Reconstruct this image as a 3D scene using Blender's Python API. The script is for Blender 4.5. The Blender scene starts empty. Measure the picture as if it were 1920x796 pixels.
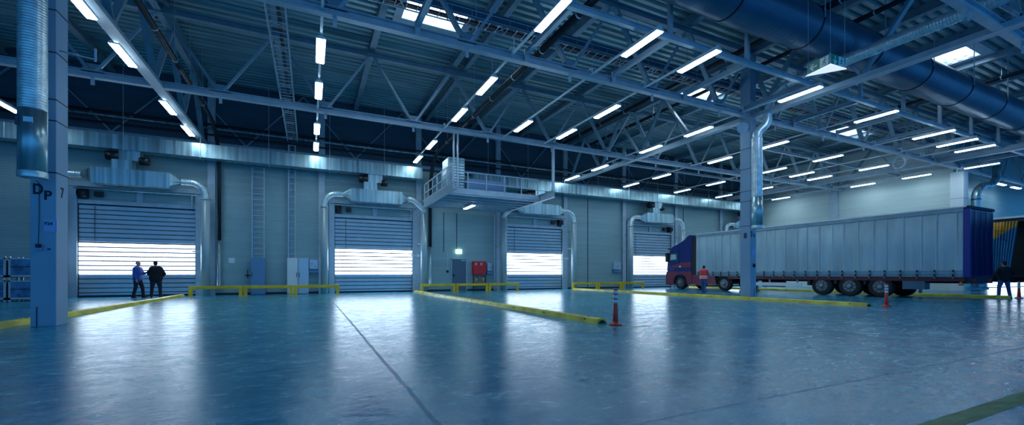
import bpy, bmesh, math, random
from mathutils import Vector, Matrix, Quaternion
random.seed(7)
SC = bpy.context.scene
COL = SC.collection
PI = math.pi

# ------------------------------------------------------------------ camera, world, exposure
cam = bpy.data.objects.new('camera', bpy.data.cameras.new('camera')); COL.objects.link(cam)
cam.location = (0, 0, 1.10)
cam.rotation_euler = (PI/2, 0, -math.radians(25.6))
cam.data.sensor_width = 36; cam.data.lens = 36*790/1920
cam.data.shift_y = 116/1920
cam.data.clip_end = 400
SC.camera = cam
w = bpy.data.worlds.new('world'); SC.world = w; w.use_nodes = True
bg = w.node_tree.nodes['Background']
bg.inputs[0].default_value = (0.045, 0.25, 0.58, 1); bg.inputs[1].default_value = 1.15
SC.view_settings.view_transform = 'Standard'; SC.view_settings.look = 'None'
SC.view_settings.gamma = 1.0; SC.view_settings.use_curve_mapping = False
SC.view_settings.exposure = 0.4
SC.cycles.use_denoising = True
SC.cycles.max_bounces = 6; SC.cycles.diffuse_bounces = 3; SC.cycles.glossy_bounces = 3
SC.cycles.sample_clamp_indirect = 6
LAMP_E = 20.0; SLAT_E = 5.5; SKY_E = 5.0

# ------------------------------------------------------------------ materials
MATS = {}
def mat(name, col, rough=0.5, metal=0.0, noise=0.0, nscale=(3, 3, 3), bump=0.0, emit=None, estr=0.0, spec=0.5, rvar=0.0):
    if name in MATS: return MATS[name]
    m = bpy.data.materials.new(name); m.use_nodes = True; nt = m.node_tree; b = nt.nodes['Principled BSDF']
    b.inputs['Base Color'].default_value = (*col, 1); b.inputs['Roughness'].default_value = rough
    b.inputs['Metallic'].default_value = metal; b.inputs['Specular IOR Level'].default_value = spec
    if emit:
        b.inputs['Emission Color'].default_value = (*emit, 1); b.inputs['Emission Strength'].default_value = estr
    if noise or bump or rvar:
        tc = nt.nodes.new('ShaderNodeTexCoord'); mp = nt.nodes.new('ShaderNodeMapping'); mp.inputs['Scale'].default_value = nscale
        nz = nt.nodes.new('ShaderNodeTexNoise'); nz.inputs['Scale'].default_value = 1.0; nz.inputs['Detail'].default_value = 6
        nt.links.new(tc.outputs['Object'], mp.inputs[0]); nt.links.new(mp.outputs[0], nz.inputs['Vector'])
        if noise:
            r = nt.nodes.new('ShaderNodeValToRGB')
            r.color_ramp.elements[0].position = 0.3; r.color_ramp.elements[1].position = 0.7
            r.color_ramp.elements[0].color = (*[c*(1-noise) for c in col], 1)
            r.color_ramp.elements[1].color = (*[min(1, c*(1+noise)) for c in col], 1)
            nt.links.new(nz.outputs[0], r.inputs[0]); nt.links.new(r.outputs[0], b.inputs['Base Color'])
        if rvar:
            mr = nt.nodes.new('ShaderNodeMapRange'); mr.inputs['To Min'].default_value = max(.02, rough-rvar); mr.inputs['To Max'].default_value = rough+rvar
            nt.links.new(nz.outputs[0], mr.inputs[0]); nt.links.new(mr.outputs[0], b.inputs['Roughness'])
        if bump:
            bp = nt.nodes.new('ShaderNodeBump'); bp.inputs['Strength'].default_value = bump; bp.inputs['Distance'].default_value = 0.02
            nt.links.new(nz.outputs[0], bp.inputs['Height']); nt.links.new(bp.outputs[0], b.inputs['Normal'])
    MATS[name] = m; return m

M_steel = mat('painted_steel', (0.24, 0.36, 0.45), 0.42, 0.1, 0.15)
M_steel_l = mat('pale_painted_steel', (0.46, 0.56, 0.66), 0.38, 0.1, 0.1)
M_deck = mat('roof_deck_steel', (0.30, 0.46, 0.50), 0.38, 0.35, 0.25, (0.3, 2, 2))
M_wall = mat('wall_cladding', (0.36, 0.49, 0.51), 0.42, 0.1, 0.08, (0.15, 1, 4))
M_galv = mat('galvanised_sheet', (0.38, 0.54, 0.60), 0.32, 0.75, 0.45, (5, 5, 0.15), rvar=0.14)
M_foil = mat('bright_foil_duct', (0.66, 0.78, 0.85), 0.32, 0.5, 0.2, (6, 6, 6))
M_bigduct = mat('dark_blue_duct', (0.08, 0.17, 0.27), 0.34, 0.5, 0.12, (1, 1, 1))
M_col = mat('column_paint', (0.26, 0.41, 0.58), 0.5, 0.0, 0.06, (1, 1, 1), bump=0.03)
M_slat = mat('door_slat', (0.46, 0.56, 0.66), 0.36, 0.3, 0.05)
M_gap = mat('dark_rubber', (0.012, 0.025, 0.05), 0.7)
M_dark = mat('black_paint', (0.01, 0.014, 0.022), 0.4)
M_pipe_w = mat('pale_riser', (0.42, 0.53, 0.58), 0.35, 0.2, 0.06, (2, 2, .2))
M_yellow = mat('yellow_paint', (0.95, 0.55, 0.02), 0.45, 0, 0.2, (2, 2, 2))
M_kerb = mat('yellow_kerb_paint', (0.92, 0.62, 0.06), 0.36, 0, 0.35, (4, 2, 3), bump=0.3)
M_red = mat('red_plastic', (1.0, 0.07, 0.05), 0.35)
M_white = mat('white_reflective', (0.82, 0.86, 0.9), 0.35)
M_cabw = mat('cabinet_light', (0.55, 0.66, 0.80), 0.25, 0.2)
M_cabb = mat('cabinet_blue_grey', (0.16, 0.30, 0.52), 0.35, 0.1)
M_lamp = mat('lamp_diffuser', (0.9, 0.95, 1), 0.4, emit=(0.62, 0.87, 1.0), estr=LAMP_E)
M_slatlit = mat('translucent_slat', (0.8, 0.9, 1), 0.3, emit=(0.68, 0.84, 1.0), estr=SLAT_E)
M_sky = mat('skylight_pane', (0.8, 0.9, 1), 0.3, emit=(0.75, 0.92, 1.0), estr=SKY_E)
M_green = mat('green_sign', (0.0, 0.28, 0.16), 0.4)
M_signlit = mat('lit_sign', (0.7, 1, 0.85), 0.4, emit=(0.55, 1.0, 0.75), estr=2.2)
M_redbox = mat('red_hose_cabinet', (0.75, 0.02, 0.025), 0.35)
M_doorgrey = mat('grey_door', (0.10, 0.16, 0.24), 0.4)
M_ink = mat('black_stencil', (0.008, 0.012, 0.03), 0.6)
M_paper = mat('paper', (0.30, 0.46, 0.80), 0.6)
M_orange = mat('orange', (1.0, 0.35, 0.08), 0.45)

# ------------------------------------------------------------------ mesh building
class MB:
    def __init__(s): s.v = []; s.f = []; s.m = []; s.mi = 0; s.sm = []
    def quadbox(s, P):           # P: 8 points (bottom 4 ccw, top 4 ccw)
        n = len(s.v); s.v += [tuple(p) for p in P]
        for f in ((0,3,2,1),(4,5,6,7),(0,1,5,4),(1,2,6,5),(2,3,7,6),(3,0,4,7)):
            s.f.append(tuple(n+i for i in f)); s.m.append(s.mi); s.sm.append(False)
        return s
    def box(s, x0, x1, y0, y1, z0, z1):
        return s.quadbox([(x0,y0,z0),(x1,y0,z0),(x1,y1,z0),(x0,y1,z0),(x0,y0,z1),(x1,y0,z1),(x1,y1,z1),(x0,y1,z1)])
    def bar(s, a, b, w, h, up=(0,0,1)):
        a = Vector(a); b = Vector(b); d = (b-a).normalized(); up = Vector(up)
        if abs(d.dot(up)) > .98: up = Vector((0,1,0))
        sx = d.cross(up).normalized()*w/2; uz = sx.cross(d).normalized()*h/2
        return s.quadbox([a-sx-uz, a+sx-uz, b+sx-uz, b-sx-uz, a-sx+uz, a+sx+uz, b+sx+uz, b-sx+uz])
    def ibeam(s, a, b, w, h, t=0.02, up=(0,0,1)):
        a = Vector(a); b = Vector(b); o = Vector(up)*(h/2-t/2)
        s.bar(a-o, b-o, w, t, up); s.bar(a+o, b+o, w, t, up); s.bar(a, b, t, h-2*t, up); return s
    def prism(s, pts, y0, y1, ax='y'):
        n = len(s.v); k = len(pts)
        for y in (y0, y1):
            for p in pts:
                s.v.append((p[0], y, p[1]) if ax == 'y' else ((y, p[0], p[1]) if ax == 'x' else (p[0], p[1], y)))
        s.f.append(tuple(range(n, n+k))); s.f.append(tuple(range(n+2*k-1, n+k-1, -1)))
        for i in range(k): s.f.append((n+i, n+(i+1) % k, n+k+(i+1) % k, n+k+i))
        s.m += [s.mi]*(k+2); s.sm += [False]*(k+2); return s
    def tube(s, pts, r, seg=16, cap=True, smooth=True):
        pts = [Vector(p) for p in pts]; n0 = len(s.v); rr = r if isinstance(r, (list, tuple)) else [r]*len(pts)
        prev = None
        for i, p in enumerate(pts):
            if i == 0: d = pts[1]-p
            elif i == len(pts)-1: d = p-pts[i-1]
            else: d = (pts[i+1]-p).normalized()+(p-pts[i-1]).normalized()
            d.normalize()
            if prev is None:
                u = Vector((0,0,1)) if abs(d.z) < .9 else Vector((1,0,0))
                sx = d.cross(u).normalized()
            else:
                sx = (prev-d*prev.dot(d)).normalized()
            prev = sx; sy = d.cross(sx)
            for k in range(seg):
                a = 2*PI*k/seg; s.v.append(tuple(p+(sx*math.cos(a)+sy*math.sin(a))*rr[i]))
        for i in range(len(pts)-1):
            for k in range(seg):
                a = n0+i*seg+k; b = n0+i*seg+(k+1) % seg
                s.f.append((a, b, b+seg, a+seg)); s.m.append(s.mi); s.sm.append(smooth)
        if cap:
            s.f.append(tuple(n0+k for k in range(seg))[::-1]); s.f.append(tuple(n0+(len(pts)-1)*seg+k for k in range(seg)))
            s.m += [s.mi]*2; s.sm += [False]*2
        return s
    def loft(s, ra, rb):   # two rings of equal count
        n = len(s.v); k = len(ra); s.v += [tuple(p) for p in ra]+[tuple(p) for p in rb]
        for i in range(k): s.f.append((n+i, n+(i+1) % k, n+k+(i+1) % k, n+k+i))
        s.f.append(tuple(range(n, n+k))[::-1]); s.f.append(tuple(range(n+k, n+2*k)))
        s.m += [s.mi]*(k+2); s.sm += [False]*(k+2); return s
    def build(s, name, mats, parent=None, M=None, bevel=0):
        me = bpy.data.meshes.new(name)
        org = Vector((0,0,0))
        if parent is None and s.v and M is None:
            xs, ys, zs = zip(*s.v); org = Vector(((min(xs)+max(xs))/2, (min(ys)+max(ys))/2, min(zs)))
        me.from_pydata([tuple(Vector(p)-org) for p in s.v], [], s.f)
        if not isinstance(mats, (list, tuple)): mats = [mats]
        for m in mats: me.materials.append(m)
        me.polygons.foreach_set('material_index', s.m); me.polygons.foreach_set('use_smooth', s.sm)
        bm = bmesh.new(); bm.from_mesh(me); bmesh.ops.recalc_face_normals(bm, faces=bm.faces); bm.to_mesh(me); bm.free()
        o = bpy.data.objects.new(name, me); COL.objects.link(o); o.location = org
        if M is not None: o.matrix_local = M
        if parent is not None:
            o.parent = parent
            if M is None: o.location = -world_loc(parent) if not parent.get('_local') else (0,0,0)
        if bevel:
            b = o.modifiers.new('bevel', 'BEVEL'); b.width = bevel; b.segments = 2; b.limit_method = 'ANGLE'
        return o
def world_loc(o):
    l = Vector(o.location)
    while o.parent: o = o.parent; l += Vector(o.location)
    return l
def tag(o, label=None, cat=None, group=None, kind=None):
    if label: o['label'] = label
    if cat: o['category'] = cat
    if group: o['group'] = group
    if kind: o['kind'] = kind
    return o
def empty(name, loc, label, cat, group=None, local=False, rz=0, kind=None):
    o = bpy.data.objects.new(name, None); COL.objects.link(o); o.location = loc; o.rotation_euler = (0,0,rz)
    if local: o['_local'] = 1
    return tag(o, label, cat, group, kind)
def struct(name, mb, m, **k):
    o = mb.build(name, m, **k); o['kind'] = 'structure'; return o
def copy_tree(o, parent=None):
    c = o.copy(); COL.objects.link(c)
    if parent is not None: c.parent = parent
    for ch in list(o.children): copy_tree(ch, c)
    return c
def text_mesh(name, s, size, m, parent, M, depth=0.004, sx=1.0, align='CENTER'):
    cu = bpy.data.curves.new('t', 'FONT'); cu.body = s; cu.size = size; cu.extrude = depth; cu.offset = size*.03; cu.align_x = align; cu.align_y = 'CENTER'
    t = bpy.data.objects.new('t', cu); COL.objects.link(t); bpy.context.view_layer.update()
    me = bpy.data.meshes.new_from_object(t.evaluated_get(bpy.context.evaluated_depsgraph_get()))
    bpy.data.objects.remove(t); me.name = name; me.materials.clear(); me.materials.append(m)
    o = bpy.data.objects.new(name, me); COL.objects.link(o); o.parent = parent
    o.matrix_local = M @ Matrix.Diagonal((sx, 1, 1, 1)); return o
def frame(loc, xdir, zdir):    # local x -> xdir, local y (text up) -> zdir
    x = Vector(xdir).normalized(); y = Vector(zdir).normalized(); z = x.cross(y)
    M = Matrix.Identity(4)
    for i in range(3): M[i][0] = x[i]; M[i][1] = y[i]; M[i][2] = z[i]; M[i][3] = loc[i]
    return M
def arc(c, r, a0, a1, n, ax):  # helper points in plane ax=(u,v)
    u, v = Vector(ax[0]), Vector(ax[1]); c = Vector(c)
    return [c+u*r*math.cos(a0+(a1-a0)*i/n)+v*r*math.sin(a0+(a1-a0)*i/n) for i in range(n+1)]
def smooth_path(pts, n=6):
    P = [Vector(p) for p in pts]; out = [P[0]]
    for i in range(1, len(P)-1):
        a, b, c = P[i-1], P[i], P[i+1]; k = min((b-a).length, (c-b).length)*.45
        p = b+(a-b).normalized()*k; q = b+(c-b).normalized()*k
        for j in range(n+1):
            t = j/n; out.append(p*(1-t)**2+b*2*t*(1-t)+q*t*t)
    out.append(P[-1]); return out
def ribbed(pts, r, pitch, amp):  # resample a path and give the tube raised ribs
    P = [Vector(p) for p in pts]; out = []; rad = []
    for a, b in zip(P[:-1], P[1:]):
        L = (b-a).length; n = max(1, round(L/pitch))
        for i in range(n):
            for f, q in ((0, 0), (.35, 1), (.65, 1)):
                out.append(a+(b-a)*((i+f)/n)); rad.append(r+amp*q)
    out.append(P[-1]); rad.append(r); return out, rad

# ------------------------------------------------------------------ floor
def floor_material():
    m = bpy.data.materials.new('polished_concrete'); m.use_nodes = True; nt = m.node_tree; N = nt.nodes; Lk = nt.links; b = N['Principled BSDF']
    tc = N.new('ShaderNodeTexCoord')
    def noise(scale, det, sc=(1,1,1), rot=0, dist=0):
        mp = N.new('ShaderNodeMapping'); mp.inputs['Scale'].default_value = sc; mp.inputs['Rotation'].default_value = (0,0,rot)
        nz = N.new('ShaderNodeTexNoise'); nz.inputs['Scale'].default_value = scale; nz.inputs['Detail'].default_value = det; nz.inputs['Distortion'].default_value = dist
        nz.inputs['Roughness'].default_value = 0.62
        Lk.new(tc.outputs['Object'], mp.inputs[0]); Lk.new(mp.outputs[0], nz.inputs['Vector']); return nz.outputs[0]
    def mth(op, a, b_=None, c=None):
        n = N.new('ShaderNodeMath'); n.operation = op
        for i, x in enumerate((a, b_, c)):
            if x is None: continue
            if isinstance(x, (int, float)): n.inputs[i].default_value = x
            else: Lk.new(x, n.inputs[i])
        return n.outputs[0]
    big = noise(0.35, 6, dist=0.6); mid = noise(2.2, 8, (1, 1.6, 1), dist=1.2); fine = noise(9, 8, (1, 2.5, 1), .4, 1.5)
    scr = noise(5.0, 10, (0.6, 10, 1), .9, 1.2); scr2 = noise(6.0, 10, (11, 0.6, 1), .3, 1.2)
    mix = mth('ADD', mth('MULTIPLY', big, .30), mth('ADD', mth('MULTIPLY', mid, .38), mth('MULTIPLY', fine, .32)))
    cr = N.new('ShaderNodeValToRGB'); cr.color_ramp.elements[0].position = .41; cr.color_ramp.elements[1].position = .60
    cr.color_ramp.elements[0].color = (0.0, 0.16, 0.30, 1); cr.color_ramp.elements[1].color = (0.07, 0.42, 0.58, 1)
    Lk.new(mix, cr.inputs[0])
    # pale scuffs
    sc = mth('MAXIMUM', mth('MULTIPLY', mth('SUBTRACT', scr, .56), 9.0), mth('MULTIPLY', mth('SUBTRACT', scr2, .57), 9.0)); sc = mth('MINIMUM', mth('MAXIMUM', sc, 0.0), 1.0)
    mx = N.new('ShaderNodeMixRGB'); mx.inputs[2].default_value = (0.05, 0.42, 0.62, 1); Lk.new(mth('MULTIPLY', sc, .22), mx.inputs[0]); Lk.new(cr.outputs[0], mx.inputs[1])
    # slab joints
    sp = N.new('ShaderNodeSeparateXYZ'); Lk.new(tc.outputs['Object'], sp.inputs[0])
    wob = mth('MULTIPLY', mth('SUBTRACT', noise(1.6, 5), .5), .07)
    def joint(ax, at, wd):
        return mth('LESS_THAN', mth('ABSOLUTE', mth('SUBTRACT', mth('ADD', sp.outputs[ax], wob), at)), wd)
    j = None
    for ax, at, wd in ((0, .84, .022), (1, 2.4, .015), (0, 12.1, .014), (0, -10.4, .014), (1, 13.6, .012), (1, 21.0, .012)):
        q = joint(ax, at, wd); j = q if j is None else mth('MAXIMUM', j, q)
    mx2 = N.new('ShaderNodeMixRGB'); mx2.inputs[2].default_value = (0.0, 0.09, 0.22, 1); Lk.new(mth('MULTIPLY', j, .5), mx2.inputs[0]); Lk.new(mx.outputs[0], mx2.inputs[1])
    Lk.new(mx2.outputs[0], b.inputs['Base Color'])
    ro = N.new('ShaderNodeMapRange'); ro.inputs['From Min'].default_value = .38; ro.inputs['From Max'].default_value = .60
    ro.inputs['To Min'].default_value = .09; ro.inputs['To Max'].default_value = .30; Lk.new(mth('ADD', mth('MULTIPLY', mid, .5), mth('ADD', mth('MULTIPLY', fine, .25), mth('MULTIPLY', scr, .25))), ro.inputs[0])
    Lk.new(mth('ADD', ro.outputs[0], mth('MULTIPLY', j, .18)), b.inputs['Roughness']); b.inputs['Specular IOR Level'].default_value = 0.85; b.inputs['Specular Tint'].default_value = (0.5, 0.85, 1.0, 1)
    bp = N.new('ShaderNodeBump'); bp.inputs['Strength'].default_value = .14; bp.inputs['Distance'].default_value = .02
    Lk.new(mth('ADD', mth('ADD', mid, mth('MULTIPLY', fine, .6)), mth('MULTIPLY', scr, .5)), bp.inputs['Height']); Lk.new(bp.outputs[0], b.inputs['Normal'])
    return m
fl = MB().box(-30, 80, -12, 28, -.2, 0)
me = fl.build('floor', floor_material(), M=Matrix.Identity(4)); me['kind'] = 'structure'

# ------------------------------------------------------------------ walls
YW = 27.2; ZR = 11.4
def cladding(x0, x1, y, z0, z1, pitch=.12, ax='x', d=.012, flip=1):
    mb = MB(); pts = []; z = z0; 
    while z < z1-1e-6:
        zt = min(z+pitch, z1)
        pts += [(0, z), (0, zt-.03), (d, zt-.022), (d, zt-.006)]; z = zt
    pts += [(0, z1), (.25, z1), (.25, z0)]
    if ax == 'x': mb.prism([(y+flip*p[0], p[1]) for p in pts], x0, x1, 'x')
    else: mb.prism([(y+flip*p[0], p[1]) for p in pts], x0, x1, 'y')
    return mb
struct('wall_back', cladding(-30, 40.3, YW, 0, 7.8), M_wall)
struct('wall_upper', cladding(-30, 40.3, YW, 7.8, ZR), mat('upper_wall_dark', (0.045, 0.10, 0.16), .6, 0, .15, (.2, 1, 3)))  # upper wall coloured much darker than the cladding below
struct('wall_right', cladding(13.0, YW, 39.9, 0, ZR, ax='y'), mat('lamplit_cladding', (0.62, 0.72, 0.72), .5, 0, .06, (.5, .15, 4)))  # cladding colour lightened here to stand in for light from the nearby lamp row
struct('wall_far', cladding(40.15, 78, 14.2, 0, ZR), M_wall)
struct('wall_left', cladding(-2, YW, -27, 0, ZR, ax='y', flip=-1), M_wall)
mb = MB()
for xc in (-7.7, 3.6, 14.85, 26.0, 37.2): pass
mb.box(-27, 39.9, YW-.03, YW-.002, 0, .1); struct('baseboard_back', mb, M_gap)
# wall stanchions
for i, x in enumerate((-15.9, -10.3+.0, -4.72, .62, 6.3, 11.9, 17.45, 23.1, 28.9, 34.6)):
    if i == 1: continue
    mb = MB().ibeam((x, YW-.1, 0), (x, YW-.1, ZR), .34, .18, .02, up=(0,1,0))
    wh = ['far left, beside the stacked cages', '', 'right of the first roller door', 'left of the second roller door', 'right of the second roller door', 'left of the third roller door', 'right of the third roller door', 'left of the fourth roller door', 'behind the blue truck cab', 'behind the front of the long trailer'][i]
    tag(mb.build('wall_column', M_steel_l), 'pale steel wall column '+wh, 'column', 'steel columns along the back wall')
for x, z, p in ((39.82, 20.3, 'midway along'),):
    mb = MB().box(39.62, 39.88, z-.3, z+.3, 0, ZR); tag(mb.build('wall_column', M_steel_l), 'pale steel wall column midway along the right wall above the trailer', 'column')

# ------------------------------------------------------------------ roof deck with skylight openings
SKY = [(3.3, 5.7, 15.9, 17.15), (25.9, 28.3, 8.3, 9.55), (19.0, 21.2, 16.4, 17.75), (33.7, 36.6, 16.3, 17.75)]
mb = MB(); p = .36; y = -6.0
while y < YW-.01:
    cuts = [(-27.2, 80)]
    for (a, b_, c, d) in SKY:
        if y+p > c and y < d:
            nc = []
            for (s, e) in cuts:
                if s < a and e > b_: nc += [(s, a), (b_, e)]
                else: nc.append((s, e))
            cuts = nc
    for (s, e) in cuts:
        yy = [(y, ZR+.14), (y+.10, ZR+.14), (y+.15, ZR), (y+.31, ZR), (y+p, ZR+.14)]
        yy += [(q[0], q[1]+.03) for q in yy[::-1]]
        mb.prism(yy, s, e, 'x')
    y += p
struct('ceiling', mb, M_deck)
for i, (a, b_, c, d) in enumerate(SKY):
    wh = ['over the second roller door, brightest near top centre', 'beside the big dark duct at upper right', 'left of the big column, half hidden by beams', 'right of the big column, low above the trailer'][i]
    t = empty('skylight', ((a+b_)/2, (c+d)/2, ZR), 'white lit rectangular roof skylight '+wh, 'skylight', 'roof skylights')
    mb = MB(); z0, z1 = ZR-.02, ZR+.5
    mb.box(a-.06, a, c-.06, d+.06, z0, z1).box(b_, b_+.06, c-.06, d+.06, z0, z1).box(a, b_, c-.06, c, z0, z1).box(a, b_, d, d+.06, z0, z1)
    mb.box(a-.3, b_+.3, c-.4, c, ZR-.03, ZR-.01).box(a-.3, b_+.3, d, d+.4, ZR-.03, ZR-.01).box(a-.3, a, c, d, ZR-.03, ZR-.01).box(b_, b_+.3, c, d, ZR-.03, ZR-.01); mb.build('curb_frame', M_steel_l, t)
    MB().box(a, b_, c, d, z1-.06, z1).build('pane', M_sky, t)

# ------------------------------------------------------------------ purlins, trusses, girders
for k in range(-5, 13):
    x = 2.5+3.75*k
    if x > 52: break
    mb = MB().ibeam((x, -3, ZR-.17), (x, YW-.05, ZR-.17), .26, .32, .025)
    ords = ['first','second','third','fourth','fifth','sixth','seventh','eighth','ninth','tenth','eleventh','twelfth','thirteenth','fourteenth','fifteenth','sixteenth','seventeenth','eighteenth','nineteenth']
    tag(mb.build('roof_purlin', M_steel), 'grey steel roof purlin under the deck, %s from the left' % ords[k+5], 'beam', 'purlins carrying the roof deck')
tag(MB().ibeam((6.85, -3, ZR-.17), (6.85, YW-.05, ZR-.17), .22, .32, .025).build('roof_purlin', M_steel), 'second grey purlin doubling the one above the platform left side', 'beam', 'purlins carrying the roof deck')
def truss(y, label, x0=-20.65, x1=61.85, ztop=10.9):
    t = empty('roof_truss', ((x0+x1)/2, y, 8), label, 'truss', 'long steel roof trusses')
    MB().bar((x0, y, 8.14), (x1, y, 8.14), .03, .17).bar((x0, y, 8.02), (x1, y, 8.02), .22, .05).bar((x0, y, 8.24), (x1, y, 8.24), .2, .03).build('bottom_chord', M_steel_l, t)
    MB().ibeam((x0, y, ztop), (x1, y, ztop), .22, .24, .025).build('top_chord', M_steel, t)
    xb = .6-3.75*5
    n = 0
    while xb < x1-1:
        for xt, wd in ((xb-1.875, .12), (xb+1.875, .16)):
            if x0 <= xt <= x1:
                MB().bar((xb+(.1 if xt > xb else -.1), y, 8.25), (xt+(-.12 if xt > xb else .12), y, ztop-.12), .09, .08 if n % 2 else .19, (0,1,0)).build('diagonal', M_steel_l if n % 2 else M_steel, t); n += 1
        MB().prism([(xb-.32, 8.2), (xb+.32, 8.2), (xb+.2, 8.5), (xb-.2, 8.5)], y-.015, y+.015).build('gusset_plate', M_steel, t); MB().box(xb-.05, xb+.05, y-.02, y+.02, 7.76, 8.0).build('hanging_lug', M_steel_l, t)
        xb += 3.75
    return t
truss(4.8, 'grey steel roof truss crossing the top right corner, nearest to the camera')
truss(12.27, 'grey steel roof truss carried by the two big numbered columns')
truss(19.74, 'grey steel roof truss the railed platform hangs from, nearest to the back wall')
def girder(x, label, y0, y1, zc=8.1):
    t = empty('roof_girder', (x, (y0+y1)/2, 8), label, 'girder', 'girders running to the back wall')
    MB().bar((x, y0, zc), (x, y1, zc), .26, .16).bar((x, y0, zc-.1), (x, y1, zc-.1), .34, .03).build('bottom_chord', M_steel_l, t)
    MB().ibeam((x, y0, 10.95), (x, y1, 10.95), .24, .26, .025).build('top_chord', M_steel, t)
    y = y1-.3; sgn = 1
    while y > y0+3.7:
        MB().bar((x, y, zc+.1), (x, y-1.86, 10.8), .1, .2, (1,0,0)).build('diagonal', M_steel, t)
        MB().bar((x, y-1.88, 10.8), (x, y-3.72, zc+.1), .1, .2, (1,0,0)).build('diagonal', M_steel_l, t)
        y -= 3.735
    return t
girder(-5.07, 'grey steel girder from the left column to the back wall, above the first roller door', -2, YW-.1)
girder(17.72, 'grey steel girder through the top of the big right column', -2, YW-.1)
girder(39.4, 'grey steel girder along the top of the bright right wall', 12.5, YW-.1, 8.35)
t = tag(MB().ibeam((35.3, 6.0, 8.15), (35.3, YW-.2, 8.15), .28, .34, .03).build('edge_beam', M_steel_l), 'long pale steel beam above the trailer, sloping to the right edge', 'beam')

# lamp frame: cross channel at Y=9.5 with hangers and short stubs
t = empty('lamp_support_frame', (20, 9.5, 8.3), 'steel channel frame with hangers carrying the nearest ends of the light rows', 'frame')
MB().ibeam((-3, 9.5, 8.3), (38.6, 9.5, 8.3), .14, .16, .015).build('cross_channel', M_steel_l, t)
x = 2.8
while x < 39:
    if abs(x-17) > .5: MB().bar((x, 9.5, 8.38), (x, 9.5, ZR-.1), .12, .12).build('hanger', M_steel_l, t)
    MB().ibeam((x, 9.58, 8.3), (x, 12.1, 8.3), .14, .16, .015).bar((x, 12.15, 8.4), (x, 12.15, 8.0), .16, .05).build('stub_beam', M_steel_l, t)
    x += 3.55
for yy, xs, lab in ((15.8, (22.2, 40), 'thin steel cross rail between the light rows right of the big column'), (22.0, (17.8, 39.5), 'thin steel cross rail nearest the right rear corner')):
    t = MB().ibeam((xs[0], yy, 8.42), (xs[1], yy, 8.42), .12, .14, .015); tag(t.build('cross_rail', M_steel_l), lab, 'beam')

# ------------------------------------------------------------------ big columns
def stencil(name, s, size, parent, loc, xd, sx=.9):
    return text_mesh(name, s, size, M_ink, parent, frame(Vector(loc)-world_loc(parent), xd, (0,0,1)), .003, sx)
def big_column(x0, x1, y0, y1, label):
    t = empty('hall_column', ((x0+x1)/2, (y0+y1)/2, 0), label, 'column')
    MB().box(x0, x1, y0, y1, 0, 10.8).build('shaft', M_col, t, bevel=.012)
    mb = MB()
    for z in (3.25, 4.35, 4.8, 5.8, 6.7): mb.box(x0-.008, x1+.008, y0-.008, y1+.008, z, z+.02)
    mb.build('cable_strap', M_dark, t)
    return t
c7 = big_column(-5.27, -4.87, 12.27, 12.76, 'large square blue painted column marked D P 7 at left edge')
stencil('stencil_letter', 'D', .30, c7, (-5.15, 12.266, 2.88), (1,0,0), .75)
stencil('stencil_letter', 'P', .27, c7, (-5.0, 12.266, 2.76), (1,0,0), .9)
stencil('stencil_number', '7', .30, c7, (-4.866, 12.5, 2.86), (0,1,0), .8)
MB().box(-5.26, -4.862, 12.264, 12.268, .0, .0).v
mb = MB().box(-5.172, -5.16, 12.258, 12.27, 0, .42); mb.build('joint_line', M_dark, c7)
mb = MB().box(-5.06, -4.866, 12.262, 12.269, 2.0, 2.27).box(-4.869, -4.862, 12.262, 12.33, 2.0, 2.27); o = mb.build('paper_notice', M_paper, c7)
text_mesh('notice_text', 'F24', .085, M_ink, c7, frame(Vector((-4.985, 12.26, 2.17))-world_loc(c7), (1,0,0), (0,0,1)), .002)
t = empty('push_button_box', (-5.12, 12.24, 1.65), 'small black switch on a pale box fixed to the D P 7 column', 'switch')
MB().box(-5.17, -5.07, 12.22, 12.27, 1.6, 1.68).build('back_box', M_cabb, t)
MB().box(-5.16, -5.08, 12.19, 12.22, 1.66, 1.74).tube([(-5.12, 12.19, 1.70), (-5.12, 12.16, 1.70)], .03, 10).build('switch_body', M_dark, t)
MB().tube([(-5.12, 12.21, 1.74), (-5.125, 12.25, 2.2), (-5.12, 12.25, 3.0), (-5.15, 12.05, 3.15)], .006, 6).build('cable', M_dark, t)
MB().box(-5.0, -4.96, 12.25, 12.27, 1.62, 1.65).build('bracket', M_dark, t)
t = empty('wall_bracket_arm', (-4.87, 12.4, 5.8), 'thin grey bracket arm with upright end on left column', 'bracket')
MB().tube([(-4.87, 12.42, 5.92), (-4.3, 12.42, 5.86)], .015, 8).build('arm', M_steel_l, t)
MB().box(-4.31, -4.28, 12.4, 12.44, 5.82, 6.1).build('upright', M_steel_l, t)
c8 = big_column(17.58, 17.98, 12.27, 12.76, 'large square pale blue column marked 8 D P in front of the trailer')
stencil('stencil_number', '8', .33, c8, (17.576, 12.5, 2.82), (0,-1,0), .9)
stencil('stencil_letter', 'D', .33, c8, (17.67, 12.266, 2.88), (1,0,0), .5)
stencil('stencil_letter', 'P', .26, c8, (17.85, 12.266, 2.80), (1,0,0), .6)
MB().box(17.70, 17.93, 12.262, 12.269, 1.95, 2.25).build('paper_notice', M_paper, c8)
MB().box(17.76, 17.86, 12.23, 12.27, 1.42, 1.58).tube([(17.81,12.22,1.5),(17.81,12.19,1.5)], .04, 10).build('switch', M_dark, c8)
MB().box(17.83, 17.842, 12.258, 12.27, .0, .5).build('joint_line', M_dark, c8)
t = empty('clad_column', (39.6, 12.55, 0), 'white clad column at the end of the bright wall, above trailer rear', 'column')
MB().box(39.2, 39.95, 12.3, 12.95, 0, 8.0).build('shaft', M_white, t, bevel=.015)
mb = MB()
for z in (1.5, 3, 4.5, 6.2): mb.box(39.19, 39.96, 12.29, 12.96, z, z+.02)
mb.build('sheet_joint', M_steel, t)
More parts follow.
